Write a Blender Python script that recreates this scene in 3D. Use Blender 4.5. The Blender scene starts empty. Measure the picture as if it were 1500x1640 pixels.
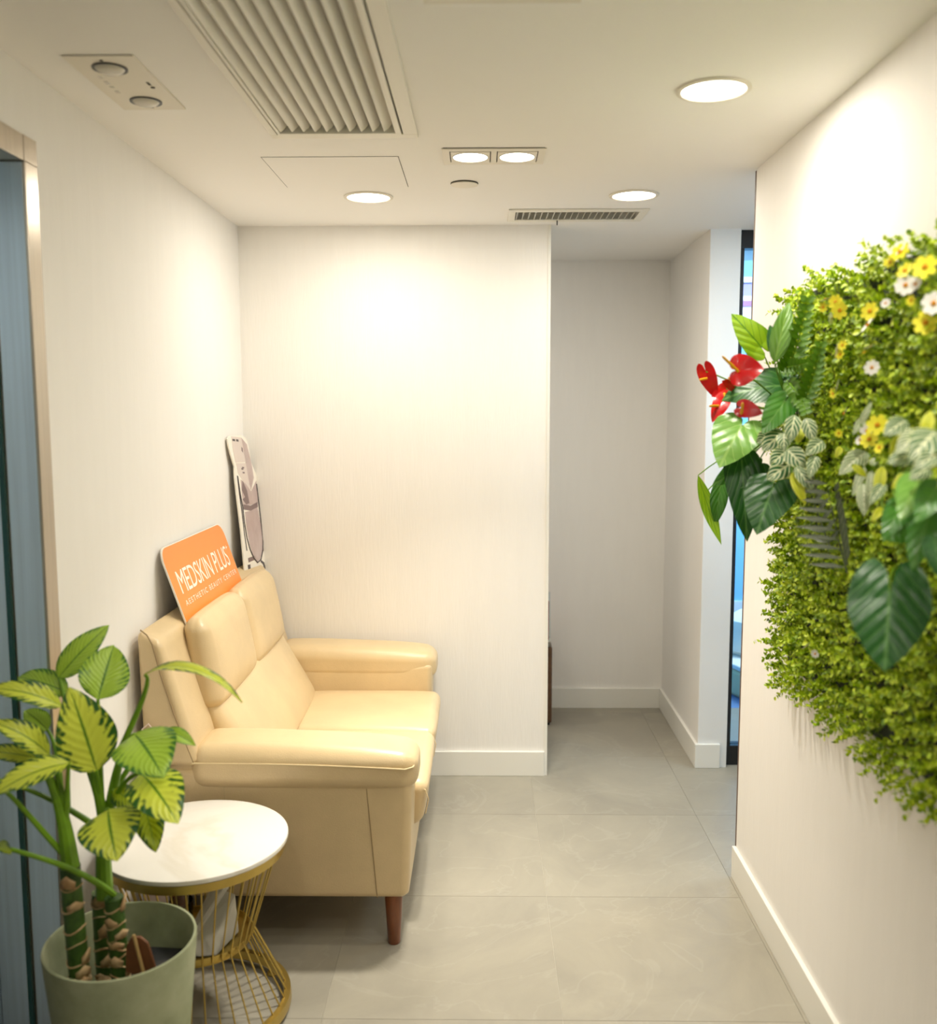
import bpy, bmesh, math, random
import numpy as np
from mathutils import Vector, Matrix

random.seed(7)
rng = np.random.default_rng(7)
SC = bpy.context.scene
COL = SC.collection
PI = math.pi

# ------------------------------------------------------------------ camera
F_PX, PITCH, YAW, ROLL, CAM_Z = 1510.16, 0.1087, -0.0141, 0.0016, 1.5132


def ray(u, v):
    xr, ur = (u - 750) / F_PX, (820 - v) / F_PX
    c, s = math.cos(ROLL), math.sin(ROLL)
    x, uu = c * xr + s * ur, -s * xr + c * ur
    c, s = math.cos(PITCH), math.sin(PITCH)
    y, z = c + s * uu, -s + c * uu
    c, s = math.cos(YAW), math.sin(YAW)
    return Vector((c * x + s * y, -s * x + c * y, z))


def at(u, v, Y):
    """world point at depth Y seen where the photograph has (u, v)"""
    r = ray(u, v)
    return Vector((0, 0, CAM_Z)) + r * (Y / r.y)


def atx(u, v, X):
    r = ray(u, v)
    return Vector((0, 0, CAM_Z)) + r * (X / r.x)


cam_d = bpy.data.cameras.new('camera')
cam = bpy.data.objects.new('camera', cam_d)
COL.objects.link(cam)
fw = ray(750, 820).normalized()
rt = (ray(750 + F_PX, 820) - ray(750, 820)).normalized()
up = rt.cross(fw).normalized()
M4 = Matrix((rt, up, -fw)).transposed().to_4x4()
M4.translation = (0, 0, CAM_Z)
cam.matrix_world = M4
cam_d.sensor_fit = 'HORIZONTAL'
cam_d.sensor_width = 36
cam_d.lens = 36 * F_PX / 1500
cam_d.clip_start = 0.02
cam_d.dof.use_dof = True
cam_d.dof.focus_distance = 3.1
cam_d.dof.aperture_fstop = 2.6
SC.camera = cam

# ------------------------------------------------------------------ world, exposure, lamp settings
world = bpy.data.worlds.new('world')
SC.world = world
world.use_nodes = True
world.node_tree.nodes['Background'].inputs[0].default_value = (0.8, 0.9, 1, 1)
world.node_tree.nodes['Background'].inputs[1].default_value = 0.05
SC.view_settings.view_transform = 'Standard'
SC.view_settings.look = 'None'
SC.view_settings.gamma = 1
SC.view_settings.use_curve_mapping = False
SC.view_settings.exposure = 0.58
SC.cycles.adaptive_threshold = 0.03
SC.cycles.max_bounces = 8
SC.cycles.diffuse_bounces = 4
SC.cycles.glossy_bounces = 3
SC.cycles.transmission_bounces = 4
SC.cycles.transparent_max_bounces = 8
SC.cycles.caustics_reflective = False
SC.cycles.caustics_refractive = False
SC.cycles.sample_clamp_indirect = 6

WARM = (1.0, 0.935, 0.82)
COOL = (0.62, 0.82, 1.0)
W_DOWN = 4.0      # watts of a round downlight
W_TWIN = 3.6       # watts of one lamp of a twin fitting
W_PANEL = 5.5     # added cool panel in the side corridor
W_ROOM = 46.0      # added cool panel in the glazed room

# ------------------------------------------------------------------ dimensions
H = 2.2267
XL, XR = -0.956, 0.824
YB, XE = 3.7828, 0.2708          # back partition and its free end
YA, XA = 4.6794, 0.9136          # alcove
YR = 2.932                       # end of the right wall
YP, XP = 3.877, 1.036            # pillar face and its right edge
YBACK = -1.6
XCOR = 2.5


# ------------------------------------------------------------------ helpers
def s2l(c):
    return tuple(((x / 255) / 12.92 if x / 255 <= 0.04045 else ((x / 255 + 0.055) / 1.055) ** 2.4) for x in c)


def rgb(r, g, b):
    return (*s2l((r, g, b)), 1)


def mat(name, col, rough=0.5, metal=0.0, spec=0.5, var=0.0, scale=8.0, stretch=(1, 1, 1), bump=0.0, bscale=60.0, bstretch=(1, 1, 1), col2=None, emit=None, estr=0, coat=0.0, detail=4):
    m = bpy.data.materials.new(name)
    m.use_nodes = True
    nt = m.node_tree
    b = nt.nodes['Principled BSDF']
    b.inputs['Base Color'].default_value = col
    b.inputs['Roughness'].default_value = rough
    b.inputs['Metallic'].default_value = metal
    b.inputs['Specular IOR Level'].default_value = spec
    b.inputs['Coat Weight'].default_value = coat
    if emit:
        b.inputs['Emission Color'].default_value = (*emit, 1)
        b.inputs['Emission Strength'].default_value = estr
    tc = nt.nodes.new('ShaderNodeTexCoord')
    if var or col2:
        mp = nt.nodes.new('ShaderNodeMapping')
        mp.inputs['Scale'].default_value = stretch
        nt.links.new(tc.outputs['Object'], mp.inputs['Vector'])
        n = nt.nodes.new('ShaderNodeTexNoise')
        n.inputs['Scale'].default_value = scale
        n.inputs['Detail'].default_value = detail
        n.inputs['Roughness'].default_value = 0.6
        nt.links.new(mp.outputs[0], n.inputs['Vector'])
        r = nt.nodes.new('ShaderNodeValToRGB')
        r.color_ramp.elements[0].position = 0.35
        r.color_ramp.elements[1].position = 0.65
        c2 = col2 or tuple(min(1, x * (1 + var)) for x in col[:3]) + (1,)
        c1 = col if col2 else tuple(x * (1 - var) for x in col[:3]) + (1,)
        r.color_ramp.elements[0].color = c1
        r.color_ramp.elements[1].color = c2
        nt.links.new(n.outputs['Fac'], r.inputs[0])
        nt.links.new(r.outputs[0], b.inputs['Base Color'])
    if bump:
        mp = nt.nodes.new('ShaderNodeMapping')
        mp.inputs['Scale'].default_value = bstretch
        nt.links.new(tc.outputs['Object'], mp.inputs['Vector'])
        n = nt.nodes.new('ShaderNodeTexNoise')
        n.inputs['Scale'].default_value = bscale
        n.inputs['Detail'].default_value = 3
        nt.links.new(mp.outputs[0], n.inputs['Vector'])
        bp = nt.nodes.new('ShaderNodeBump')
        bp.inputs['Strength'].default_value = bump
        bp.inputs['Distance'].default_value = 0.002
        nt.links.new(n.outputs['Fac'], bp.inputs['Height'])
        nt.links.new(bp.outputs[0], b.inputs['Normal'])
    return m


def wloc(o):
    v = Vector((0, 0, 0))
    while o is not None:
        v += o.location
        o = o.parent
    return v


def tag(o, label=None, cat=None, group=None, kind=None):
    for k, v in (('label', label), ('category', cat), ('group', group), ('kind', kind)):
        if v:
            o[k] = v
    return o


def empty(name, loc, label, cat, group=None, kind=None):
    o = bpy.data.objects.new(name, None)
    o.empty_display_size = 0.1
    o.location = loc
    COL.objects.link(o)
    return tag(o, label, cat, group, kind)


class MB:
    """collects world-space geometry; build() links it as ONE mesh object"""

    def __init__(self):
        self.v, self.f, self.uv = [], [], {}

    def add(self, verts, faces, uvs=None):
        k = len(self.v)
        self.v += [tuple(p) for p in verts]
        for i, fc in enumerate(faces):
            if uvs is not None:
                self.uv[len(self.f)] = [uvs[j] for j in fc]
            self.f.append(tuple(j + k for j in fc))
        return self

    def box(self, x0, x1, y0, y1, z0, z1):
        return self.hexa([(x0, y0, z0), (x1, y0, z0), (x1, y1, z0), (x0, y1, z0), (x0, y0, z1), (x1, y0, z1), (x1, y1, z1), (x0, y1, z1)])

    def hexa(self, p):
        return self.add(p, [(0, 3, 2, 1), (4, 5, 6, 7), (0, 1, 5, 4), (1, 2, 6, 5), (2, 3, 7, 6), (3, 0, 4, 7)])

    def tube(self, pts, r, n=8, cap=True):
        pts = [Vector(p) for p in pts]
        rs = r if isinstance(r, (list, tuple)) else [r] * len(pts)
        rings, prev = [], None
        for i, p in enumerate(pts):
            t = (pts[min(i + 1, len(pts) - 1)] - pts[max(i - 1, 0)]).normalized()
            a = prev if prev is not None else (Vector((0, 0, 1)) if abs(t.z) < 0.9 else Vector((1, 0, 0)))
            s = t.cross(a).normalized()
            nn = s.cross(t).normalized()
            prev = nn
            rings.append([p + (s * math.cos(2 * PI * k / n) + nn * math.sin(2 * PI * k / n)) * rs[i] for k in range(n)])
        vs = [q for ring in rings for q in ring]
        fs = [(i * n + k, i * n + (k + 1) % n, (i + 1) * n + (k + 1) % n, (i + 1) * n + k) for i in range(len(pts) - 1) for k in range(n)]
        if cap:
            fs += [tuple(range(n))[::-1], tuple((len(pts) - 1) * n + k for k in range(n))]
        return self.add(vs, fs)

    def lathe(self, c, prof, n=48, closed=False):
        """profile of (radius, z) about a vertical axis through c"""
        vs, fs = [], []
        for r, z in prof:
            vs += [(c[0] + r * math.cos(2 * PI * k / n), c[1] + r * math.sin(2 * PI * k / n), z) for k in range(n)]
        m = len(prof)
        for i in range(m if closed else m - 1):
            j = (i + 1) % m
            fs += [(i * n + k, i * n + (k + 1) % n, j * n + (k + 1) % n, j * n + k) for k in range(n)]
        if not closed:
            if prof[0][0] > 0:
                fs.append(tuple(range(n))[::-1])
            if prof[-1][0] > 0:
                fs.append(tuple((m - 1) * n + k for k in range(n)))
        return self.add(vs, fs)

    def prism(self, outline, off):
        """closed outline of points extruded by the vector off"""
        n = len(outline)
        off = Vector(off)
        a = [Vector(p) for p in outline]
        return self.add(a + [p + off for p in a], [tuple(range(n))[::-1], tuple(range(n, 2 * n))] + [(i, (i + 1) % n, n + (i + 1) % n, n + i) for i in range(n)])

    def build(self, name, m, parent=None, smooth=False, bevel=0, origin=None, angle=35):
        me = bpy.data.meshes.new(name)
        o0 = Vector(origin) if origin is not None else (wloc(parent) if parent else Vector((0, 0, 0)))
        me.from_pydata([(p[0] - o0.x, p[1] - o0.y, p[2] - o0.z) for p in self.v], [], self.f)
        if self.uv:
            ul = me.uv_layers.new(name='UVMap')
            for pi, poly in enumerate(me.polygons):
                if pi in self.uv:
                    for li, q in zip(poly.loop_indices, self.uv[pi]):
                        ul.data[li].uv = q
        bm = bmesh.new()
        bm.from_mesh(me)
        if not self.uv:
            bmesh.ops.recalc_face_normals(bm, faces=bm.faces)
        bm.to_mesh(me)
        bm.free()
        if smooth:
            me.polygons.foreach_set('use_smooth', [True] * len(me.polygons))
            if angle < 180:
                me.set_sharp_from_angle(angle=math.radians(angle))
        me.materials.append(m)
        o = bpy.data.objects.new(name, me)
        COL.objects.link(o)
        if parent:
            o.parent = parent
        elif origin is not None:
            o.location = o0
        if bevel:
            bv = o.modifiers.new('bevel', 'BEVEL')
            bv.width = bevel
            bv.segments = 2
            bv.limit_method = 'ANGLE'
        return o


def soft_hex(corners, r, puff=(0, 0, 0), n=10, seg=4, bend=None):
    """a padded block: 8 corners (as MB.box order) with rounded edges r and bulging faces"""
    C = [Vector(c) for c in corners]
    ex = ((C[1] - C[0]).length + (C[5] - C[4]).length) / 4
    ey = ((C[3] - C[0]).length + (C[2] - C[1]).length) / 4
    ez = ((C[4] - C[0]).length + (C[6] - C[2]).length) / 4
    E_ = (ex, ey, ez)

    def ticks(e):
        rr = min(r, e * 0.98)
        edge = [rr * math.tan(PI / 4 * k / seg) for k in range(seg + 1)]
        inn = list(np.linspace(-(e - rr), e - rr, n + 1))
        return [-(e - rr) - q for q in edge[::-1][:-1]] + inn + [(e - rr) + q for q in edge[1:]], rr
    T = [ticks(e) for e in E_]
    idx, vs, fs = {}, [], []

    def vert(p):
        key = tuple(round(q, 6) for q in p)
        if key in idx:
            return idx[key]
        q = [max(-(E_[i] - T[i][1]), min(E_[i] - T[i][1], p[i])) for i in range(3)]
        d = Vector([p[i] - q[i] for i in range(3)])
        if d.length > 1e-9:
            d.normalize()
        w = [q[i] + d[i] * T[i][1] for i in range(3)]
        s = [w[i] / E_[i] for i in range(3)]
        b = [1 - s[i] ** 4 if abs(s[i]) < 1 else 0 for i in range(3)]
        for i in range(3):
            j, k = (i + 1) % 3, (i + 2) % 3
            s[i] += math.copysign(min(1, abs(s[i])), s[i]) * puff[i] / E_[i] * b[j] * b[k] if abs(s[i]) > 0.5 else 0
        if bend:
            s = bend(s)
        a = [(1 + x) / 2 for x in s]
        P = Vector((0, 0, 0))
        for ci, (i, j, k) in enumerate(((0, 0, 0), (1, 0, 0), (1, 1, 0), (0, 1, 0), (0, 0, 1), (1, 0, 1), (1, 1, 1), (0, 1, 1))):
            P += C[ci] * ((a[0] if i else 1 - a[0]) * (a[1] if j else 1 - a[1]) * (a[2] if k else 1 - a[2]))
        idx[key] = len(vs)
        vs.append(P)
        return idx[key]
    for ax in range(3):
        j, k = (ax + 1) % 3, (ax + 2) % 3
        for sg in (-1, 1):
            for a0, a1 in zip(T[j][0][:-1], T[j][0][1:]):
                for b0, b1 in zip(T[k][0][:-1], T[k][0][1:]):
                    quad = []
                    for (a, b) in ((a0, b0), (a1, b0), (a1, b1), (a0, b1)):
                        p = [0, 0, 0]
                        p[ax], p[j], p[k] = sg * E_[ax], a, b
                        quad.append(vert(p))
                    fs.append(tuple(quad if sg > 0 else quad[::-1]))
    return MB().add(vs, fs)


def boxc(x0, x1, y0, y1, z0, z1):
    return [(x0, y0, z0), (x1, y0, z0), (x1, y1, z0), (x0, y1, z0), (x0, y0, z1), (x1, y0, z1), (x1, y1, z1), (x0, y1, z1)]


def slab_holes(x0, x1, y0, y1, z, holes, depth):
    xs = sorted({x0, x1, *[h[0] for h in holes], *[h[1] for h in holes]})
    ys = sorted({y0, y1, *[h[2] for h in holes], *[h[3] for h in holes]})
    mb = MB()
    vi = {}

    def V(x, y):
        if (x, y) not in vi:
            vi[(x, y)] = len(mb.v)
            mb.v.append((x, y, z))
        return vi[(x, y)]
    for a, b in zip(xs[:-1], xs[1:]):
        for c, d in zip(ys[:-1], ys[1:]):
            if any(h[0] <= a and b <= h[1] and h[2] <= c and d <= h[3] for h in holes):
                continue
            mb.f.append((V(a, c), V(a, d), V(b, d), V(b, c)))
    for h in holes:
        for (p, q) in (((h[0], h[2]), (h[1], h[2])), ((h[1], h[2]), (h[1], h[3])), ((h[1], h[3]), (h[0], h[3])), ((h[0], h[3]), (h[0], h[2]))):
            mb.f.append((V(*p), V(*q), len(mb.v), len(mb.v) + 1))
            mb.v += [(*q, z + depth), (*p, z + depth)]
    mb.box(x0, x1, y0, y1, z + depth, z + depth + 0.05)
    return mb


# ------------------------------------------------------------------ materials
M = {}
M['wall'] = mat('wallpaper', rgb(245, 242, 237), 0.75, var=0.008, scale=30, stretch=(1, 1, 0.12), bump=0.35, bscale=160, bstretch=(1, 1, 0.10))
M['ceil'] = mat('ceiling_paint', rgb(247, 245, 241), 0.85, bump=0.03, bscale=200)
M['white'] = mat('white_gloss_paint', rgb(240, 238, 230), 0.4, bump=0.02, bscale=80)
M['pillar'] = mat('white_pillar_paint', rgb(238, 238, 236), 0.6, bump=0.03, bscale=120)
M['grout'] = mat('floor_grout', rgb(214, 208, 192), 0.7, bump=0.1)
M['steel'] = mat('brushed_steel', rgb(186, 176, 160), 0.28, 1.0, var=0.06, scale=20, stretch=(6, 6, 0.2), bump=0.05, bscale=300, bstretch=(1, 1, 0.02))
M['steel_dark'] = mat('dark_mirror_steel', rgb(212, 228, 242), 0.45, 1.0, var=0.06, scale=12, stretch=(8, 8, 0.15))
M['glass_edge'] = mat('green_glass_edge', rgb(40, 92, 92), 0.1, bump=0.01)
M['black'] = mat('black_aluminium', rgb(24, 25, 27), 0.35, bump=0.02)
M['brown_trim'] = mat('brown_edge_trim', rgb(104, 82, 68), 0.5, bump=0.03)
M['leather'] = mat('beige_leather', rgb(214, 190, 148), 0.33, var=0.05, scale=6, bump=0.22, bscale=260)
M['leather_seam'] = mat('leather_seam', rgb(158, 134, 98), 0.6, bump=0.1)
M['stitch'] = mat('cream_stitch', rgb(224, 203, 160), 0.6, bump=0.1)
M['wood'] = mat('reddish_leg_wood', rgb(122, 68, 34), 0.35, var=0.2, scale=14, stretch=(4, 4, 0.5), coat=0.3)
M['gold'] = mat('brushed_gold', rgb(200, 174, 96), 0.32, 0.9, var=0.04, scale=30, bump=0.03)
M['marble'] = mat('white_marble', rgb(240, 236, 228), 0.25, coat=0.2)
M['pot'] = mat('green_grey_pot', rgb(136, 144, 110), 0.7, col2=rgb(166, 170, 138), scale=7, bump=0.3, bscale=40, detail=8)
M['soil'] = mat('dark_soil', rgb(28, 24, 22), 0.9, var=0.5, scale=60, bump=1.0, bscale=120)
M['plastic_black'] = mat('black_plastic', rgb(20, 22, 26), 0.35, bump=0.05)
M['plaque'] = mat('brown_plaque', rgb(112, 68, 38), 0.5, var=0.12, scale=20)
M['stick'] = mat('tan_stick', rgb(182, 150, 96), 0.6, var=0.1, scale=30)
M['cane'] = mat('cane_green', rgb(42, 74, 18), 0.5, col2=rgb(66, 96, 30), scale=25, bump=0.3, bscale=80)
M['husk'] = mat('dry_husk', rgb(220, 192, 150), 0.8, col2=rgb(178, 140, 96), scale=30, bump=0.6, bscale=60)
M['stem'] = mat('fresh_stem', rgb(112, 156, 22), 0.4, var=0.15, scale=20)
M['orange'] = mat('orange_print', rgb(246, 150, 66), 0.35, bump=0.01)
M['board_white'] = mat('white_foam_board', rgb(244, 238, 226), 0.55, bump=0.03)
M['print_white'] = mat('white_lettering', rgb(252, 244, 228), 0.5, bump=0.01)
M['mauve'] = mat('mauve_print', rgb(186, 164, 160), 0.45, col2=rgb(202, 184, 180), scale=9)
M['mauve_light'] = mat('pale_mauve_print', rgb(222, 208, 200), 0.45, bump=0.01)
M['mauve_dark'] = mat('dark_mauve_print', rgb(128, 108, 108), 0.45, bump=0.01)
M['ink'] = mat('charcoal_print', rgb(78, 70, 72), 0.45, bump=0.01)
M['grille'] = mat('white_grille_metal', rgb(236, 232, 220), 0.45, bump=0.01)
M['plenum'] = mat('plenum_lining', rgb(160, 166, 158), 0.8, bump=0.05)
M['gap'] = mat('shadow_gap', rgb(60, 56, 48), 0.9, bump=0.05)
M['fixture'] = mat('fixture_white', rgb(232, 226, 212), 0.5, bump=0.01)
M['lens_off'] = mat('grey_lens', rgb(206, 202, 190), 0.25, bump=0.02)
M['lamp'] = mat('lit_diffuser', rgb(255, 250, 240), 0.5, emit=(1.0, 0.93, 0.80), estr=6)
M['cabinet'] = mat('brown_cabinet', rgb(98, 68, 44), 0.5, var=0.15, scale=10, stretch=(1, 1, 8))
M['grey_top'] = mat('grey_top', rgb(128, 122, 112), 0.5, bump=0.02)
M['pink'] = mat('pink_card', rgb(196, 92, 96), 0.5, bump=0.02)
M['pale_pink'] = mat('pale_pink_paper', rgb(236, 214, 204), 0.7, var=0.03, bump=0.1)
M['paper'] = mat('white_paper', rgb(226, 220, 206), 0.7, var=0.03, bump=0.2, bscale=20)
M['blue_wall'] = mat('sky_blue_wall', rgb(138, 206, 242), 0.6, bump=0.03)
M['blue_floor'] = mat('blue_floor_planks', rgb(96, 134, 184), 0.5, var=0.1, scale=6, stretch=(1, 6, 1))
M['cream_bench'] = mat('cream_bench', rgb(222, 206, 158), 0.5, bump=0.03)
M['purple'] = mat('purple_stripe', rgb(178, 118, 190), 0.6, bump=0.02)
M['lavender'] = mat('lavender_stripe', rgb(176, 160, 214), 0.6, bump=0.02)
M['green_back'] = mat('dark_mat_backing', rgb(58, 66, 50), 0.8, bump=0.3)
M['petal_white'] = mat('white_petal', rgb(252, 250, 244), 0.6, bump=0.1)
M['petal_yellow'] = mat('yellow_petal', rgb(255, 246, 62), 0.6, bump=0.1)
M['flower_centre'] = mat('amber_flower_centre', rgb(226, 150, 12), 0.7, bump=0.4)
M['spathe'] = mat('red_spathe', rgb(222, 18, 24), 0.22, var=0.12, scale=14, coat=0.4)
M['spathe_dark'] = mat('deep_red_spathe', rgb(168, 20, 26), 0.25, var=0.15, scale=14, coat=0.3)
M['spadix'] = mat('yellow_spadix', rgb(240, 176, 24), 0.5, bump=0.5, bscale=300)


def glass_mat():
    m = bpy.data.materials.new('clear_glass')
    m.use_nodes = True
    nt = m.node_tree
    nt.nodes.clear()
    o = nt.nodes.new('ShaderNodeOutputMaterial')
    t = nt.nodes.new('ShaderNodeBsdfTransparent')
    t.inputs[0].default_value = (0.93, 0.97, 0.98, 1)
    g = nt.nodes.new('ShaderNodeBsdfGlossy')
    g.inputs['Roughness'].default_value = 0.02
    fr = nt.nodes.new('ShaderNodeFresnel')
    fr.inputs[0].default_value = 1.45
    mx = nt.nodes.new('ShaderNodeMixShader')
    nt.links.new(fr.outputs[0], mx.inputs[0])
    nt.links.new(t.outputs[0], mx.inputs[1])
    nt.links.new(g.outputs[0], mx.inputs[2])
    nt.links.new(mx.outputs[0], o.inputs[0])
    return m


M['glass'] = glass_mat()


def tile_mat():
    m = mat('grey_stone_tile', rgb(150, 148, 138), 0.34, spec=0.5)
    nt = m.node_tree
    b = nt.nodes['Principled BSDF']
    tc = nt.nodes.new('ShaderNodeTexCoord')
    oi = nt.nodes.new('ShaderNodeObjectInfo')
    ad = nt.nodes.new('ShaderNodeVectorMath')
    ad.operation = 'MULTIPLY_ADD'
    ad.inputs[1].default_value = (1, 1, 1)
    cm = nt.nodes.new('ShaderNodeCombineXYZ')
    mu = nt.nodes.new('ShaderNodeMath')
    mu.operation = 'MULTIPLY'
    mu.inputs[1].default_value = 37
    nt.links.new(oi.outputs['Random'], mu.inputs[0])
    nt.links.new(mu.outputs[0], cm.inputs[0])
    nt.links.new(mu.outputs[0], cm.inputs[1])
    nt.links.new(tc.outputs['Object'], ad.inputs[0])
    nt.links.new(cm.outputs[0], ad.inputs[2])
    n1 = nt.nodes.new('ShaderNodeTexNoise')
    n1.inputs['Scale'].default_value = 2.6
    n1.inputs['Detail'].default_value = 8
    n1.inputs['Roughness'].default_value = 0.65
    n1.inputs['Distortion'].default_value = 0.8
    nt.links.new(ad.outputs[0], n1.inputs['Vector'])
    r1 = nt.nodes.new('ShaderNodeValToRGB')
    r1.color_ramp.elements[0].position = 0.3
    r1.color_ramp.elements[0].color = rgb(148, 143, 130)
    r1.color_ramp.elements[1].position = 0.72
    r1.color_ramp.elements[1].color = rgb(166, 160, 144)
    nt.links.new(n1.outputs['Fac'], r1.inputs[0])
    # thin pale veins
    n2 = nt.nodes.new('ShaderNodeTexNoise')
    n2.inputs['Scale'].default_value = 1.7
    n2.inputs['Detail'].default_value = 6
    n2.inputs['Distortion'].default_value = 2.2
    nt.links.new(ad.outputs[0], n2.inputs['Vector'])
    r2 = nt.nodes.new('ShaderNodeValToRGB')
    cr = r2.color_ramp
    cr.elements[0].position = 0.485
    cr.elements[0].color = (0, 0, 0, 1)
    cr.elements[1].position = 0.515
    cr.elements[1].color = (0, 0, 0, 1)
    e = cr.elements.new(0.5)
    e.color = (0.14, 0.14, 0.14, 1)
    nt.links.new(n2.outputs['Fac'], r2.inputs[0])
    mx = nt.nodes.new('ShaderNodeMixRGB')
    mx.inputs[2].default_value = rgb(190, 186, 174)
    nt.links.new(r2.outputs[0], mx.inputs[0])
    nt.links.new(r1.outputs[0], mx.inputs[1])
    nt.links.new(mx.outputs[0], b.inputs['Base Color'])
    rr = nt.nodes.new('ShaderNodeMapRange')
    rr.inputs[3].default_value = 0.36
    rr.inputs[4].default_value = 0.52
    nt.links.new(n1.outputs['Fac'], rr.inputs[0])
    nt.links.new(rr.outputs[0], b.inputs['Roughness'])
    return m


M['tile'] = tile_mat()


def marble_nodes():
    nt = M['marble'].node_tree
    b = nt.nodes['Principled BSDF']
    tc = nt.nodes.new('ShaderNodeTexCoord')
    n2 = nt.nodes.new('ShaderNodeTexNoise')
    n2.inputs['Scale'].default_value = 1.6
    n2.inputs['Detail'].default_value = 5
    n2.inputs['Distortion'].default_value = 1.4
    nt.links.new(tc.outputs['Object'], n2.inputs['Vector'])
    r2 = nt.nodes.new('ShaderNodeValToRGB')
    cr = r2.color_ramp
    cr.elements[0].position = 0.46
    cr.elements[0].color = rgb(242, 238, 230)
    cr.elements[1].position = 0.55
    cr.elements[1].color = rgb(242, 238, 230)
    e = cr.elements.new(0.505)
    e.color = rgb(233, 227, 215)
    nt.links.new(n2.outputs['Fac'], r2.inputs[0])
    nt.links.new(r2.outputs[0], b.inputs['Base Color'])


marble_nodes()


def leaf_mat(name, inner, edge, vein, edge0=0.55, edge1=0.95, freq=9.0, slant=0.55, stripe=0.35, noise=0.35, vw=0.05, rough=0.32, trans=0.15, striped_vein=0.0):
    """leaf pattern laid out along the leaf's own length and width (UV)"""
    m = bpy.data.materials.new(name)
    m.use_nodes = True
    nt = m.node_tree
    N, Lk = nt.nodes, nt.links
    b = N['Principled BSDF']
    b.inputs['Roughness'].default_value = rough
    uv = N.new('ShaderNodeUVMap')
    sp = N.new('ShaderNodeSeparateXYZ')
    Lk.new(uv.outputs[0], sp.inputs[0])

    def mth(op, a, c=None, d=None, clamp=False):
        q = N.new('ShaderNodeMath')
        q.operation = op
        q.use_clamp = clamp
        for i, x in enumerate((a, c, d)):
            if x is None:
                continue
            if isinstance(x, (int, float)):
                q.inputs[i].default_value = x
            else:
                Lk.new(x, q.inputs[i])
        return q.outputs[0]
    u, v = sp.outputs[0], sp.outputs[1]
    a = mth('MULTIPLY', mth('ABSOLUTE', mth('SUBTRACT', v, 0.5)), 2.0)
    tc = N.new('ShaderNodeTexCoord')
    nz = N.new('ShaderNodeTexNoise')
    nz.inputs['Scale'].default_value = 55
    nz.inputs['Detail'].default_value = 3
    Lk.new(tc.outputs['Object'], nz.inputs['Vector'])
    nf = mth('SUBTRACT', nz.outputs['Fac'], 0.5)
    ph = mth('MULTIPLY', mth('SUBTRACT', mth('ADD', u, mth('MULTIPLY', nf, 0.06)), mth('MULTIPLY', a, slant * 0.5)), freq * 2 * PI)
    st = mth('MULTIPLY', mth('SINE', ph), stripe)
    e = mth('ADD', mth('ADD', a, mth('MULTIPLY', st, mth('MULTIPLY', a, 1.0))), mth('MULTIPLY', nf, noise * 2))
    mr = N.new('ShaderNodeMapRange')
    mr.interpolation_type = 'SMOOTHSTEP'
    mr.inputs[1].default_value = edge0
    mr.inputs[2].default_value = edge1
    Lk.new(e, mr.inputs[0])
    mx = N.new('ShaderNodeMixRGB')
    mx.inputs[1].default_value = inner
    mx.inputs[2].default_value = edge
    Lk.new(mr.outputs[0], mx.inputs[0])
    last = mx.outputs[0]
    if striped_vein:
        sv = N.new('ShaderNodeMapRange')
        sv.interpolation_type = 'SMOOTHSTEP'
        sv.inputs[1].default_value = 1 - striped_vein
        sv.inputs[2].default_value = min(1.0, 1 - striped_vein + 0.5)
        Lk.new(mth('SINE', ph), sv.inputs[0])
        m3 = N.new('ShaderNodeMixRGB')
        m3.inputs[2].default_value = vein
        Lk.new(sv.outputs[0], m3.inputs[0])
        Lk.new(last, m3.inputs[1])
        last = m3.outputs[0]
    mv = N.new('ShaderNodeMapRange')
    mv.interpolation_type = 'SMOOTHSTEP'
    mv.inputs[1].default_value = vw
    mv.inputs[2].default_value = vw * 2.2
    mv.inputs[3].default_value = 1
    mv.inputs[4].default_value = 0
    Lk.new(a, mv.inputs[0])
    m2 = N.new('ShaderNodeMixRGB')
    m2.inputs[2].default_value = vein
    Lk.new(mv.outputs[0], m2.inputs[0])
    Lk.new(last, m2.inputs[1])
    Lk.new(m2.outputs[0], b.inputs['Base Color'])
    bp = N.new('ShaderNodeBump')
    bp.inputs['Strength'].default_value = 0.22
    bp.inputs['Distance'].default_value = 0.002
    Lk.new(mth('SINE', ph), bp.inputs['Height'])
    Lk.new(bp.outputs[0], b.inputs['Normal'])
    out = N['Material Output']
    tr = N.new('ShaderNodeBsdfTranslucent')
    Lk.new(m2.outputs[0], tr.inputs[0])
    ms = N.new('ShaderNodeMixShader')
    ms.inputs[0].default_value = trans
    Lk.new(b.outputs[0], ms.inputs[1])
    Lk.new(tr.outputs[0], ms.inputs[2])
    Lk.new(ms.outputs[0], out.inputs[0])
    return m


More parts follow.
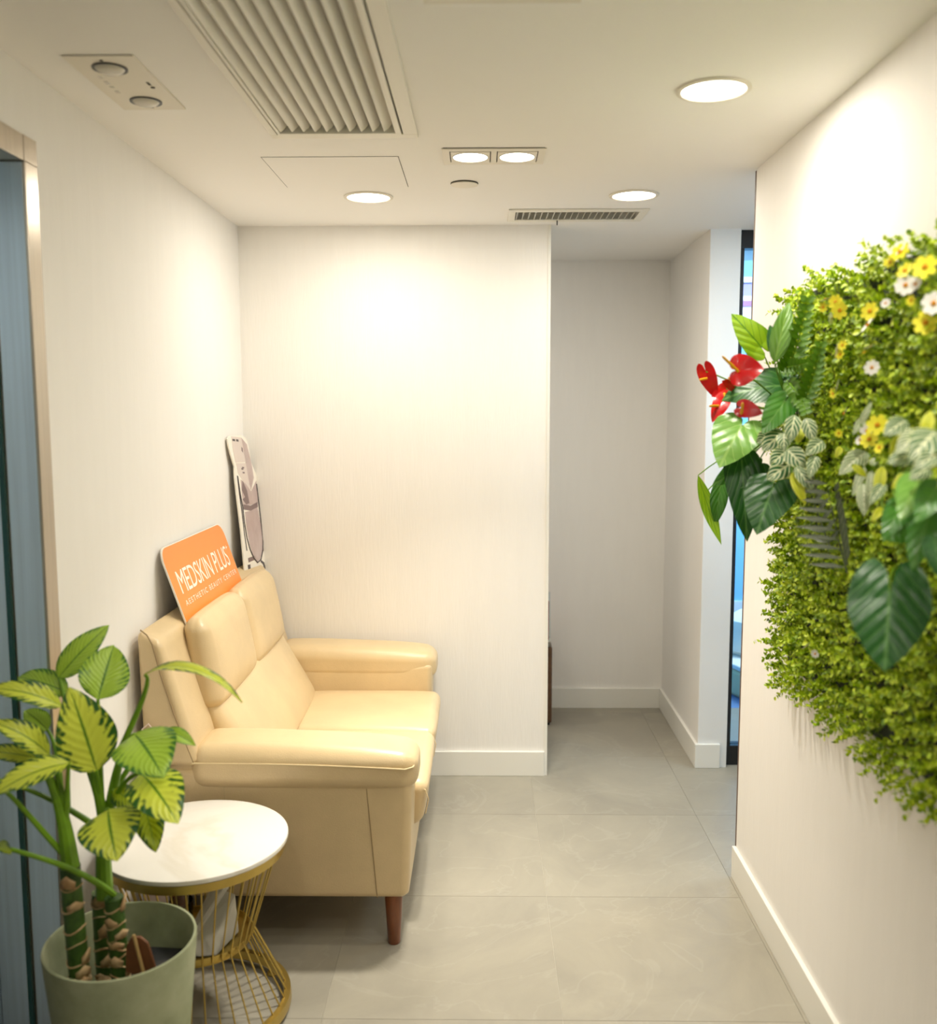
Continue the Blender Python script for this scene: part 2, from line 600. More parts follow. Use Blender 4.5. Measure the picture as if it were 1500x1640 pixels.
LM = {}
LM['dief'] = leaf_mat('variegated_yellow_green_leaf', rgb(222, 234, 82), rgb(46, 98, 36), rgb(104, 148, 34), 0.60, 0.95, 9, 0.6, 0.26, 0.75, vw=0.03)
LM['dief_pale'] = leaf_mat('pale_green_leaf', rgb(174, 210, 72), rgb(66, 124, 48), rgb(92, 140, 44), 0.62, 1.1, 12, 0.6, 0.22, 0.6, vw=0.03)
LM['dief_dark'] = leaf_mat('olive_leaf', rgb(160, 178, 30), rgb(44, 86, 22), rgb(120, 150, 40), 0.5, 0.95, 9, 0.6, 0.3, 0.7, vw=0.03)
LM['phil'] = leaf_mat('deep_green_leaf', rgb(40, 98, 34), rgb(30, 84, 26), rgb(92, 142, 70), 0.3, 1.0, 6, 0.9, 0.2, 0.3, 0.03, 0.36, 0.08, striped_vein=0.06)
LM['phil_light'] = leaf_mat('light_green_leaf', rgb(132, 186, 82), rgb(104, 164, 60), rgb(164, 206, 108), 0.5, 1.1, 5, 0.9, 0.2, 0.3, 0.03, 0.3, 0.12, striped_vein=0.08)
LM['phil_mid'] = leaf_mat('mid_green_leaf', rgb(76, 136, 46), rgb(54, 114, 34), rgb(106, 156, 70), 0.4, 1.0, 5, 0.9, 0.2, 0.3, 0.03, 0.3, 0.10, striped_vein=0.06)
LM['phil_lime'] = leaf_mat('lime_leaf', rgb(152, 192, 34), rgb(128, 176, 28), rgb(96, 146, 20), 0.5, 1.1, 5, 0.9, 0.2, 0.3, 0.03, 0.35, 0.2, striped_vein=0.05)
LM['cala'] = leaf_mat('cream_striped_leaf', rgb(62, 116, 66), rgb(230, 232, 140), rgb(238, 242, 200), 0.84, 0.98, 5, 0.9, 0.08, 0.1, 0.06, 0.4, 0.12, striped_vein=0.75)
LM['cala_pale'] = leaf_mat('pale_striped_leaf', rgb(134, 162, 104), rgb(238, 238, 180), rgb(244, 246, 220), 0.8, 0.98, 7, 0.9, 0.08, 0.1, 0.05, 0.45, 0.15, striped_vein=1.0)
LM['cala_yellow'] = leaf_mat('yellow_leaf', rgb(214, 220, 50), rgb(236, 238, 96), rgb(170, 182, 40), 0.6, 1.0, 6, 0.9, 0.1, 0.2, 0.05, 0.45, 0.2)
LM['fern'] = leaf_mat('fern_green_leaf', rgb(96, 142, 28), rgb(80, 126, 22), rgb(120, 160, 50), 0.5, 1.0, 5, 0.9, 0.1, 0.3, 0.05, 0.45, 0.1)
LM['palm'] = leaf_mat('grey_green_frond', rgb(84, 94, 68), rgb(70, 82, 56), rgb(120, 124, 98), 0.5, 1.0, 5, 0.9, 0.1, 0.3, 0.06, 0.35, 0.05)


def foliage_mat():
    m = bpy.data.materials.new('boxwood_leaves')
    m.use_nodes = True
    nt = m.node_tree
    b = nt.nodes['Principled BSDF']
    b.inputs['Roughness'].default_value = 0.5
    g = nt.nodes.new('ShaderNodeNewGeometry')
    r = nt.nodes.new('ShaderNodeValToRGB')
    cr = r.color_ramp
    cr.elements[0].position = 0.0
    cr.elements[0].color = rgb(98, 138, 8)
    cr.elements[1].position = 1.0
    cr.elements[1].color = rgb(222, 238, 60)
    e = cr.elements.new(0.45)
    e.color = rgb(178, 208, 18)
    nt.links.new(g.outputs['Random Per Island'], r.inputs[0])
    nt.links.new(r.outputs[0], b.inputs['Base Color'])
    return m


M['boxwood'] = foliage_mat()

# ------------------------------------------------------------------ structure


def struct(name, mb, m, **k):
    return tag(mb.build(name, m, **k), kind='structure')


# floor: a screed with a joint bed, one object per tile
fl = struct('floor', MB().box(XL - 0.3, XCOR, YBACK, YA, -0.06, -0.0025), M['grout'])
TX, TY, T, J = 0.2019, 3.3991, 0.6, 0.0005
tile_meshes = {}
for i in range(-4, 6):
    for j in range(-10, 4):
        x0, x1 = max(TX + (i - 1) * T, XL - 0.2), min(TX + i * T, XCOR)
        y0, y1 = max(TY + (j - 1) * T, YBACK), min(TY + j * T, YA)
        if x1 - x0 < 0.02 or y1 - y0 < 0.02 or (x0 > XA + 0.1 and y0 > YP) or (x0 >= XR and y1 < YR - 0.05):
            continue
        key = (round(x1 - x0, 4), round(y1 - y0, 4))
        if key not in tile_meshes:
            w, d = key
            o = MB().box(J, w - J, J, d - J, -0.0022, 0.0).build('floor_tile', M['tile'])
            tile_meshes[key] = o.data
        else:
            o = bpy.data.objects.new('floor_tile', tile_meshes[key])
            COL.objects.link(o)
        o.parent = fl
        o.location = (x0, y0, 0)

# ceiling with openings for the two air grilles
G1 = (-0.535, -0.195, 0.95, 2.530)
G2 = (0.117, 0.580, 3.505, 3.672)
struct('ceiling', slab_holes(XL - 0.3, XCOR, YBACK, YA + 0.02, H, [G1, G2], 0.16), M['ceil'])

# walls
DY0, DY1, DZ = 0.95, 2.077, 2.083    # lift doorway in the left wall
wl = MB().box(XL - 0.12, XL, DY1, YB + 0.1, 0, H).box(XL - 0.12, XL, DY0, DY1, DZ, H).box(XL - 0.12, XL, YBACK, DY0, 0, H)
struct('wall_left', wl, M['wall'])
struct('wall_back', MB().box(XL, XE - 0.012, YB, YB + 0.1, 0, H), M['wall'])
struct('trim_1', MB().box(XE - 0.012, XE, YB - 0.003, YB + 0.102, 0, H), M['white'])
struct('wall_right', MB().box(XR, XR + 0.1, YBACK, YR, 0, H).box(XR + 0.1, XCOR, YR - 0.1, YR, 0, H), M['wall'])
struct('trim_2', MB().box(XR - 0.001, XR + 0.012, YR, YR + 0.010, 0.1, H - 0.004), M['brown_trim'])
struct('wall_alcove', MB().box(XL, XA + 0.1, YA, YA + 0.1, 0, H), M['wall'])
struct('wall_alcove_side', MB().box(XA, XA + 0.05, YP + 0.0015, YA, 0, H), M['wall'])
struct('wall_pillar', MB().box(XA + 0.002, XP, YP, YP + 0.16, 0, H), M['pillar'])
struct('wall_front', MB().box(XL - 0.12, XR + 0.1, YBACK - 0.1, YBACK, 0, H), M['wall'])
struct('wall_corridor_end', MB().box(XCOR, XCOR + 0.1, YR, YP + 0.2, 0, H), M['wall'])
BB, BT = 0.104, 0.013
struct('baseboard_back', MB().box(XL, XE - 0.012, YB - BT, YB, 0, BB), M['white'], bevel=0.002)
struct('baseboard_left', MB().box(XL, XL + BT, DY1 + 0.002, YB - BT, 0, BB), M['white'], bevel=0.002)
struct('baseboard_right', MB().box(XR - BT, XR, YBACK, YR + 0.004, 0, BB), M['white'], bevel=0.002)
struct('baseboard_alcove', MB().box(XE - 0.8, XA - BT, YA - BT, YA, 0, BB), M['white'], bevel=0.002)
struct('baseboard_alcove_side', MB().box(XA - BT, XA, YP, YA, 0, BB), M['white'], bevel=0.002)
struct('baseboard_pillar', MB().box(XA - BT, 1.006, YP - BT, YP, 0, BB), M['white'], bevel=0.002)

# lift doorway on the left
d1 = empty('door_1', (XL, DY1, 0), None, None, kind='structure')
MB().box(XL - 0.15, XL + 0.004, DY1 - 0.057, DY1, 0, DZ - 0.054).build('frame_upright', M['steel'], d1, bevel=0.002)
MB().box(XL - 0.05, XL + 0.004, DY1 - 0.057, DY1, DZ - 0.054, DZ).build('frame_corner', M['steel'], d1, bevel=0.001)
MB().box(XL - 0.05, XL + 0.003, DY0, DY1 - 0.057, DZ - 0.054, DZ).build('frame_header', M['steel'], d1, bevel=0.002)
MB().box(XL - 0.2, XL - 0.05, DY0, DY1 - 0.057, DZ - 0.052, DZ - 0.02).build('soffit', M['steel_dark'], d1)
MB().box(XL - 0.066, XL - 0.002, DY1 - 0.060, DY1 - 0.0572, 0, DZ - 0.056).build('jamb_panel', M['steel_dark'], d1)
MB().box(XL - 0.082, XL - 0.072, DY1 - 0.066, DY1 - 0.0572, 0, DZ - 0.056).build('glass_edge', M['glass_edge'], d1)
MB().box(XL - 0.145, XL - 0.084, DY1 - 0.062, DY1 - 0.0572, 0, DZ - 0.056).build('jamb_panel', M['steel_dark'], d1)
MB().box(XL - 0.19, XL - 0.146, (DY0 + DY1) / 2 - 0.03, DY1 - 0.02, 0, DZ - 0.03).build('door_leaf', M['steel_dark'], d1)
MB().box(XL - 0.19, XL - 0.146, DY0, (DY0 + DY1) / 2 - 0.032, 0, DZ - 0.03).build('door_leaf', M['steel_dark'], d1)

# glazed front of the blue room: black frame and panes
YG = YP + 0.025
d2 = empty('door_2', (XP, YG, 0), None, None, kind='structure')
MB().box(1.006, XCOR, YG, YG + 0.06, 0, 0.085).build('bottom_rail', M['black'], d2, bevel=0.002)
MB().box(XP, XCOR, YG, YG + 0.06, 2.155, H).build('top_rail', M['black'], d2, bevel=0.002)
MB().box(XP, XP + 0.022, YG, YG + 0.06, 0.085, 2.155).build('stile', M['black'], d2, bevel=0.002)
for xx in (1.60, XCOR - 0.03):
    MB().box(xx, xx + 0.03, YG, YG + 0.06, 0.085, 2.155).build('stile', M['black'], d2, bevel=0.002)
MB().box(XP + 0.022, 1.60, YG + 0.026, YG + 0.034, 0.085, 2.155).build('pane', M['glass'], d2)
MB().box(1.63, XCOR - 0.03, YG + 0.026, YG + 0.034, 0.085, 2.155).build('pane', M['glass'], d2)

# the blue room behind the glass
BX0, BX1, BY0, BY1, BH = XP - 0.02, 3.4, YG + 0.06, 6.6, 2.90
struct('floor_blue_room', MB().box(BX0, BX1, BY0, BY1, -0.05, -0.002), M['blue_floor'])
struct('ceiling_blue_room', MB().box(BX0, BX1, BY0, BY1, BH, BH + 0.05), M['ceil'])
struct('wall_blue_back', MB().box(BX0, BX1, BY1, BY1 + 0.1, 0, BH), M['blue_wall'])
struct('wall_blue_left', MB().box(BX0 - 0.05, BX0, BY0 + 0.1, BY1, 0, BH), M['blue_wall'])
struct('wall_blue_front', MB().box(BX0, BX1, YG, YG + 0.06, H + 0.215, BH).box(XCOR + 0.1, BX1, YG, YG + 0.06, 0, H + 0.215), M['pillar'])
struct('wall_blue_right', MB().box(BX1, BX1 + 0.1, BY0, BY1, 0, BH), M['blue_wall'])
struct('trim_3', MB().box(BX0, BX1, BY1 - 0.03, BY1, 2.275, 2.36), M['lavender'])
struct('trim_4', MB().box(BX0, BX1, BY1 - 0.03, BY1, 2.00, 2.275), M['white'])
struct('trim_5', MB().box(BX0, BX1, BY1 - 0.04, BY1 - 0.03, 2.205, 2.245), M['purple'])
struct('trim_7', MB().box(BX0, BX1, BY1 - 0.05, BY1, 2.365, 2.40), M['white'])
struct('trim_6', MB().box(BX0, BX1, BY1 - 0.02, BY1, 0, 0.16), M['white'])


def area(name, loc, size, power, col, parent, shape='DISK', size_y=None, spread=180):
    L = bpy.data.lights.new(name, 'AREA')
    L.shape = shape
    L.size = size
    if size_y:
        L.size_y = size_y
    L.energy = power
    L.color = col
    L.spread = math.radians(spread)
    o = bpy.data.objects.new(name, L)
    COL.objects.link(o)
    o.parent = parent
    o.location = Vector(loc) - wloc(parent)
    return o


# ------------------------------------------------------------------ ceiling fittings
def downlight(x, y, label):
    t = empty('downlight', (x, y, H), label, 'downlight', 'round recessed downlights')
    MB().lathe((x, y), [(0.071, H - 0.001), (0.083, H - 0.0005), (0.083, H - 0.004), (0.078, H - 0.006), (0.073, H - 0.006), (0.071, H - 0.004)], closed=True).build('trim_ring', M['fixture'], t, smooth=True)
    MB().lathe((x, y), [(0.0, H - 0.001), (0.0715, H - 0.001), (0.0715, H - 0.003), (0.0, H - 0.003)]).build('diffuser', M['lamp'], t)
    area('downlight_glow', (x, y, H - 0.0065), 0.135, W_DOWN, WARM, t)
    return t


downlight(0.521, 2.216, 'largest lit round downlight, near the right wall above the leafy panel')
downlight(-0.382, 3.274, 'lit round downlight above the sofa, beside the flush hatch')
downlight(0.510, 3.265, 'lit round downlight just in front of the small slotted vent')
downlight(-0.75, 4.230, 'added round downlight in the alcove, unseen behind the back wall')  # added unseen lamp that brightens the alcove walls
downlight(-0.382, 0.450, 'added unseen round downlight overhead on the left, short of the large grille')  # added out of view as fill for the plant, table and sofa side
downlight(0.521, 1.166, 'added unseen round downlight along the right wall, nearer than the leafy panel')  # added out of view to light the near leaves and sofa arm


def twin(x0, x1, y0, y1, label, lit):
    cx, cy = (x0 + x1) / 2, (y0 + y1) / 2
    t = empty('twin_spotlight', (cx, cy, H), label, 'ceiling light', 'twin square spotlights')
    z0, z1 = H - 0.004, H - 0.0008
    w = (x1 - x0) / 2
    hs = 0.058
    fr = MB()
    cs = (x0 + w / 2 + 0.006, x1 - w / 2 - 0.006)
    xs = [x0, cs[0] - hs, cs[0] + hs, cs[1] - hs, cs[1] + hs, x1]
    for k in (0, 2, 4):
        fr.box(xs[k], xs[k + 1], y0, y1, z0, z1)
    for k in (1, 3):
        fr.box(xs[k], xs[k + 1], y0, cy - hs, z0, z1)
        fr.box(xs[k], xs[k + 1], cy + hs, y1, z0, z1)
    fr.build('frame', M['fixture'], t)
    MB().box(x0 + 0.004, x1 - 0.004, y0 - 0.003, y1 - 0.004, H - 0.0008, H - 0.0002).build('shadow_gap', M['gap'], t)
    for k, c in enumerate(cs):
        g = hs - 0.003
        n = 40
        mb = MB()
        R = 0.049
        inner = [(c + R * math.cos(2 * PI * i / n + PI / 4), cy + R * math.sin(2 * PI * i / n + PI / 4)) for i in range(n)]
        outer = []
        for i in range(n):
            a = 2 * PI * i / n + PI / 4
            s = g / max(abs(math.cos(a)), abs(math.sin(a)))
            outer.append((c + s * math.cos(a), cy + s * math.sin(a)))
        for zz in (H - 0.005, H - 0.001):
            mb.v += [(*p, zz) for p in inner] + [(*p, zz) for p in outer]
        for i in range(n):
            j = (i + 1) % n
            mb.f += [(i, j, n + j, n + i), (2 * n + i, 3 * n + i, 3 * n + j, 2 * n + j), (i, 2 * n + i, 2 * n + j, j), (n + i, n + j, 3 * n + j, 3 * n + i)]
        gp = mb.build('gimbal_plate', M['fixture'], t)
        MB().lathe((c, cy), [(0, H - 0.0012), (0.048, H - 0.0012), (0.048, H - 0.003), (0, H - 0.003)]).build('lens', M['lamp'], gp)
        MB().lathe((c, cy), [(0.0485, H - 0.001), (0.0515, H - 0.004), (0.0515, H - 0.0062), (0.0485, H - 0.0062)], closed=True).build('bezel', M['lens_off'], gp)
        area('spot_glow', (c, cy, H - 0.0066), 0.09, W_TWIN * lit, WARM, t, spread=85)
    return t


twin(-0.110, 0.178, 2.683, 2.845, 'twin square fitting with two lit lamps in the middle of the ceiling', 1.0)
twin(-0.102, 0.174, 1.583, 1.747, 'twin square fitting cut off by the top edge of the photo', 0.12)

# emergency lamp plate
t = empty('emergency_light', (-0.777, 2.155, H), 'flush grey emergency lamp plate with two round lamps above the steel doorway', 'emergency light')
MB().box(-0.851, -0.704, 1.984, 2.326, H - 0.004, H - 0.0004).build('plate', M['fixture'], t, bevel=0.001)
for cy in (2.050, 2.263):
    ey = MB().lathe((-0.777, cy), [(0.036, H - 0.004), (0.036, H - 0.0062), (0.030, H - 0.0062), (0.030, H - 0.0045)], closed=True).build('lamp_ring', M['plastic_black'], t, smooth=True)
    MB().lathe((-0.777, cy), [(0.0, H - 0.014), (0.012, H - 0.0135), (0.022, H - 0.012), (0.027, H - 0.009), (0.031, H - 0.0042), (0.0, H - 0.0042)]).build('lamp_lens', M['lens_off'], ey, smooth=True)
for (x, y) in ((-0.777, 2.005), (-0.777, 2.306)):
    MB().lathe((x, y), [(0, H - 0.0052), (0.004, H - 0.0050), (0.004, H - 0.004), (0, H - 0.004)], n=12).build('screw', M['gap'], t)
for k in range(4):
    yy = 2.095 + 0.031 * k
    MB().box(-0.822, -0.812, yy, yy + (0.016, 0.020, 0.012, 0.016)[k], H - 0.0044, H - 0.0039).build('printed_mark', M['lens_off'], t)
MB().box(-0.732, -0.726, 2.135, 2.155, H - 0.0044, H - 0.0039).build('printed_mark', M['gap'], t)
MB().lathe((-0.728, 2.168), [(0, H - 0.0056), (0.005, H - 0.0052), (0.005, H - 0.004), (0, H - 0.004)], n=12).build('test_button', M['gap'], t)

# return air grille
t = empty('return_air_grille', ((G1[0] + G1[1]) / 2, (G1[2] + G1[3]) / 2, H), 'large white ceiling grille with long slanted slats', 'air grille')
fr = MB()
for (a0, a1, b0, b1, z0, z1) in ((-0.548, -0.166, 2.528, 2.563, -0.007, 0.0), (-0.548, -0.166, 0.93, 0.965, -0.007, 0.0), (-0.548, -0.530, 0.965, 2.528, -0.007, 0.0), (-0.203, -0.166, 0.965, 2.528, -0.007, 0.0)):
    fr.box(a0, a1, b0, b1, H + z0, H + z1 - 0.0003)
fr.build('outer_frame', M['grille'], t, bevel=0.002)
fr = MB()
for (a0, a1, b0, b1) in ((-0.526, -0.207, 2.512, 2.525), (-0.526, -0.207, 0.968, 0.981), (-0.526, -0.519, 0.981, 2.512), (-0.222, -0.207, 0.981, 2.512)):
    fr.box(a0, a1, b0, b1, H - 0.009, H + 0.02)
fr.build('inner_frame', M['grille'], t, bevel=0.0015)
NS = 10
pit = (0.519 - 0.222) / NS
slat_data = None
for k in range(NS):
    xc = -0.519 + pit * (k + 0.5)
    if slat_data is None:
        th, w2 = math.radians(52), 0.020
        prof = []
        for q in range(9):
            s = -1 + q / 4
            prof.append((s * w2 * math.cos(th) + 0.004 * (1 - s * s) * math.sin(th), s * w2 * math.sin(th) - 0.004 * (1 - s * s) * math.cos(th)))
        prof += [(a - 0.0022 * math.sin(th), b + 0.0022 * math.cos(th)) for a, b in prof[::-1]]
        o = MB().prism([(a, 0.985, b) for a, b in prof], (0, 1.522, 0)).build('slat', M['grille'], None, smooth=True, angle=50)
        slat_data = o.data
    else:
        o = bpy.data.objects.new('slat', slat_data)
        COL.objects.link(o)
    o.parent = t
    o.location = Vector((xc, 0, H + 0.010)) - wloc(t)
MB().box(G1[0], G1[1], G1[2], G1[3], H + 0.10, H + 0.11).build('filter_backing', M['plenum'], t)

# small supply vent
t = empty('supply_air_vent', (0.348, 3.588, H), 'narrow white slotted vent in front of the alcove opening', 'air vent')
fr = MB()
for (a0, a1, b0, b1) in ((0.097, 0.603, 3.482, 3.515), (0.097, 0.603, 3.662, 3.694), (0.097, 0.124, 3.515, 3.662), (0.573, 0.603, 3.515, 3.662)):
    fr.box(a0, a1, b0, b1, H - 0.006, H - 0.0003)
fr.build('frame', M['grille'], t, bevel=0.002)
sd = None
for k in range(20):
    xc = 0.134 + (0.563 - 0.134) * k / 19
    if sd is None:
        o = MB().hexa([(-0.006, 3.512, H - 0.003), (-0.0045, 3.512, H - 0.003), (-0.0045, 3.665, H - 0.003), (-0.006, 3.665, H - 0.003),
                       (0.0045, 3.512, H + 0.018), (0.006, 3.512, H + 0.018), (0.006, 3.665, H + 0.018), (0.0045, 3.665, H + 0.018)]).build('slat', M['grille'], None)
        sd = o.data
    else:
        o = bpy.data.objects.new('slat', sd)
        COL.objects.link(o)
    o.parent = t
    o.location = Vector((xc, 0, 0)) - wloc(t)
MB().box(G2[0], G2[1], G2[2], G2[3], H + 0.045, H + 0.055).build('damper_plate', M['plenum'], t)
MB().box(0.283, 0.287, 3.664, 3.672, H - 0.022, H - 0.004).build('damper_lever', M['plastic_black'], t)

# flush hatch with a fine joint, round sensor plate
t = empty('access_hatch', (-0.43, 2.95, H), 'flush ceiling hatch outlined by a fine dark joint beyond the big grille', 'hatch')
MB().box(-0.628, -0.236, 2.765, 3.135, H - 0.0006, H - 0.0002).build('joint', M['gap'], t)
MB().box(-0.6262, -0.2378, 2.7668, 3.1332, H - 0.0012, H - 0.0003).build('hatch_panel', M['ceil'], t)
t = empty('smoke_detector', (-0.055, 3.095, H), 'small round flush sensor plate behind the twin lamps', 'sensor')
MB().lathe((-0.055, 3.092), [(0, H - 0.0004), (0.044, H - 0.0004), (0.044, H - 0.0022), (0, H - 0.0022)]).build('gap_ring', M['gap'], t)
MB().lathe((-0.055, 3.098), [(0, H - 0.0022), (0.043, H - 0.0022), (0.043, H - 0.0045), (0.038, H - 0.0055), (0, H - 0.0055)]).build('cover', M['fixture'], t, smooth=True)

# added cool lamps, out of view: side corridor and blue room
t = empty('added_panel', (1.75, 3.40, H), 'added unseen cool white square ceiling panel lamp in the side corridor', 'ceiling light', 'added square panel lamps')
MB().box(1.45, 2.05, 3.15, 3.65, H - 0.012, H - 0.0005).build('frame', M['fixture'], t, bevel=0.002)
MB().box(1.47, 2.03, 3.17, 3.63, H - 0.014, H - 0.0122).build('diffuser', mat('cool_diffuser', rgb(240, 248, 255), 0.5, emit=(0.75, 0.88, 1.0), estr=4), t)
area('panel_glow', (1.75, 3.40, H - 0.016), 0.54, W_PANEL, COOL, t, 'RECTANGLE', 0.44)  # added source for the bluish light from the corridor side
t = empty('added_panel', (2.0, 5.3, BH), 'added unseen cool white ceiling panel lamp in the blue room behind glass', 'ceiling light', 'added square panel lamps')
MB().box(1.5, 2.5, 4.9, 5.7, BH - 0.012, BH - 0.0005).build('frame', M['fixture'], t, bevel=0.002)
MB().box(1.52, 2.48, 4.92, 5.68, BH - 0.014, BH - 0.0122).build('diffuser', bpy.data.materials['cool_diffuser'], t)
area('panel_glow', (2.0, 5.3, BH - 0.016), 0.9, W_ROOM, (0.86, 0.94, 1.0), t, 'RECTANGLE', 0.7)  # added lamp stands in for the daylight in the blue room

# blue room furniture: low cream bench with a rounded end, pale column
t = empty('low_platform', (1.8, 5.2, 0), 'low cream platform with white top behind the glass on the blue floor', 'platform')
bn = [(1.27, 5.05), (1.46, 4.50), (2.3, 4.50), (2.3, 6.0), (1.27, 6.0)]
MB().prism([(x, y, 0) for x, y in bn], (0, 0, 0.145)).build('body', M['cream_bench'], t, bevel=0.02)
MB().prism([(x, y, 0.146) for x, y in bn], (0, 0, 0.026)).build('top', M['white'], t, bevel=0.006)
t = empty('round_pouf', (1.50, 5.12, 0.172), 'pale rounded pouf on the low platform in the blue room', 'pouf')
MB().lathe((1.50, 5.14), [(0, 0.173), (0.13, 0.173), (0.155, 0.20), (0.16, 0.28), (0.14, 0.36), (0.08, 0.40), (0, 0.41)]).build('cushion', M['board_white'], t, smooth=True)

# ------------------------------------------------------------------ alcove things
t = empty('cabinet', (0.1, 4.54, 0), 'low brown cabinet with grey top, mostly hidden behind the back wall edge', 'cabinet')
MB().box(-0.45, 0.336, 4.40, 4.66, 0.012, 0.385).build('body', M['cabinet'], t, bevel=0.008)
MB().box(-0.46, 0.332, 4.395, 4.66, 0.386, 0.402).build('top', M['grey_top'], t, bevel=0.004)
MB().box(-0.44, 0.326, 4.41, 4.65, 0.0, 0.012).build('plinth', M['plastic_black'], t)
for k in range(2):
    dd = MB().box(-0.44 + 0.39 * k, -0.06 + 0.39 * k, 4.388, 4.3995, 0.03, 0.375).build('door', M['cabinet'], t, bevel=0.003)
    MB().box(-0.08 + 0.05 * k, -0.07 + 0.05 * k, 4.374, 4.3878, 0.18, 0.26).build('handle', M['black'], dd)
t = empty('leaflet_holder', (0.28, 4.46, 0.402), 'clear leaflet holder with pink card on the low brown cabinet', 'leaflet holder')
MB().box(0.16, 0.322, 4.44, 4.446, 0.412, 0.60).build('card', M['pink'], t)
MB().hexa([(0.155, 4.43, 0.403), (0.330, 4.43, 0.403), (0.330, 4.434, 0.403), (0.155, 4.434, 0.403), (0.155, 4.436, 0.645), (0.327, 4.436, 0.645), (0.327, 4.4385, 0.645), (0.155, 4.4385, 0.645)]).build('acrylic_front', M['glass'], t)
MB().box(0.155, 0.332, 4.43, 4.50, 0.4022, 0.4055).build('acrylic_foot', M['board_white'], t)

# ------------------------------------------------------------------ sofa
S0, S1 = 2.49, 3.752
sofa = empty('sofa', (-0.55, (S0 + S1) / 2, 0), 'beige leather two-seat sofa with tall headrests against the left wall', 'sofa')
L = M['leather']
YM = (S0 + S1) / 2
# underframe
soft_hex(boxc(-0.915, -0.205, S0 + 0.03, S1 - 0.03, 0.15, 0.31), 0.012, n=6).build('base', L, sofa, smooth=True, angle=180)


def arm(sg, y_out):
    yo, yi = y_out, y_out + sg * 0.165
    a, b = min(yo, yi), max(yo, yi)
    c = boxc(-0.92, -0.193, a + (0.006 if sg > 0 else -0.009), b + (0.009 if sg > 0 else -0.006), 0.148, 0.530)
    c[1] = (-0.207, c[1][1], 0.148)
    c[2] = (-0.207, c[2][1], 0.148)
    pn = soft_hex(c, 0.022, (0.004, 0.006, 0), n=10).build('arm_panel', L, sofa, smooth=True, angle=180)
    pad = boxc(-0.80, -0.186, a - 0.010, b + 0.010, 0.468, 0.572)
    for k in (4, 7):
        pad[k] = (pad[k][0], pad[k][1], 0.592)

    def bend(s):
        # the pad swells towards the front and rounds off at its nose
        f = max(0, s[0])
        return [s[0], s[1] * (1 - 0.10 * f ** 4), s[2] - 0.10 * f ** 4]
    ap = soft_hex(pad, 0.038, (0.01, 0.004, 0.010), n=14, seg=5, bend=bend).build('armrest', L, sofa, smooth=True, angle=180)
    yf = yo - sg * 0.0115
    pts = []
    for k in range(25):
        s = k / 24
        x = -0.795 + 0.585 * s
        pts.append((x, yf - sg * 0.0035 * math.sin(PI * s), 0.548 - 0.016 * s + 0.006 * math.sin(3 * s)))
    pts += [(-0.190, yf + sg * 0.016, 0.533), (-0.183, yf + sg * 0.05, 0.537), (-0.182, yf + sg * 0.09, 0.537)]
    MB().tube(pts, 0.0022, 6).build('piping', M['stitch'], ap, smooth=True)
    MB().tube([(-0.318, yo + sg * 0.0030, 0.472), (-0.305, yo - sg * 0.002, 0.33), (-0.292, yo + sg * 0.0035, 0.155)], 0.0014, 5).build('seam', M['leather_seam'], pn, smooth=True)
    MB().tube([(-0.712, yo + sg * 0.0030, 0.482), (-0.712, yo - sg * 0.002, 0.33), (-0.712, yo + sg * 0.0035, 0.155)], 0.0012, 5).build('seam', M['leather_seam'], pn, smooth=True)


arm(1, S0 + 0.008)
arm(-1, S1 - 0.008)
# back shell
sh = [(-0.928, S0 - 0.006, 0.537), (-0.772, S0 - 0.006, 0.537), (-0.772, S1 + 0.004, 0.537), (-0.928, S1 + 0.004, 0.537),
      (-0.938, S0 + 0.002, 0.915), (-0.872, S0 + 0.002, 0.885), (-0.872, S1 - 0.004, 0.885), (-0.938, S1 - 0.004, 0.915)]
shell = soft_hex(sh, 0.022, (0.006, 0.004, 0.004), n=12).build('back_shell', L, sofa, smooth=True, angle=180)
for sg, yo in ((1, S0 - 0.008), (-1, S1 + 0.006)):
    MB().tube([(-0.928, yo + sg * 0.020, 0.917), (-0.908, yo + sg * 0.012, 0.905), (-0.892, yo + sg * 0.006, 0.880), (-0.872, yo + sg * 0.002, 0.80), (-0.838, yo - sg * 0.002, 0.69), (-0.790, yo + sg * 0.006, 0.546)], 0.0020, 6).build('piping', M['leather_seam'], shell, smooth=True)
MB().box(-0.925, -0.80, S0 + 0.02, S1 - 0.02, 0.30, 0.55).build('back_frame', L, sofa)
YI0, YI1 = S0 + 0.176, S1 - 0.176
bc = [(-0.80, YI0, 0.40), (-0.632, YI0, 0.40), (-0.632, YI1, 0.40), (-0.80, YI1, 0.40), (-0.865, YI0, 0.690), (-0.790, YI0, 0.690), (-0.790, YI1, 0.690), (-0.865, YI1, 0.690)]
bk = soft_hex(bc, 0.046, (0.030, 0.002, 0.0), n=18, seg=5).build('back_cushion', L, sofa, smooth=True, angle=180)
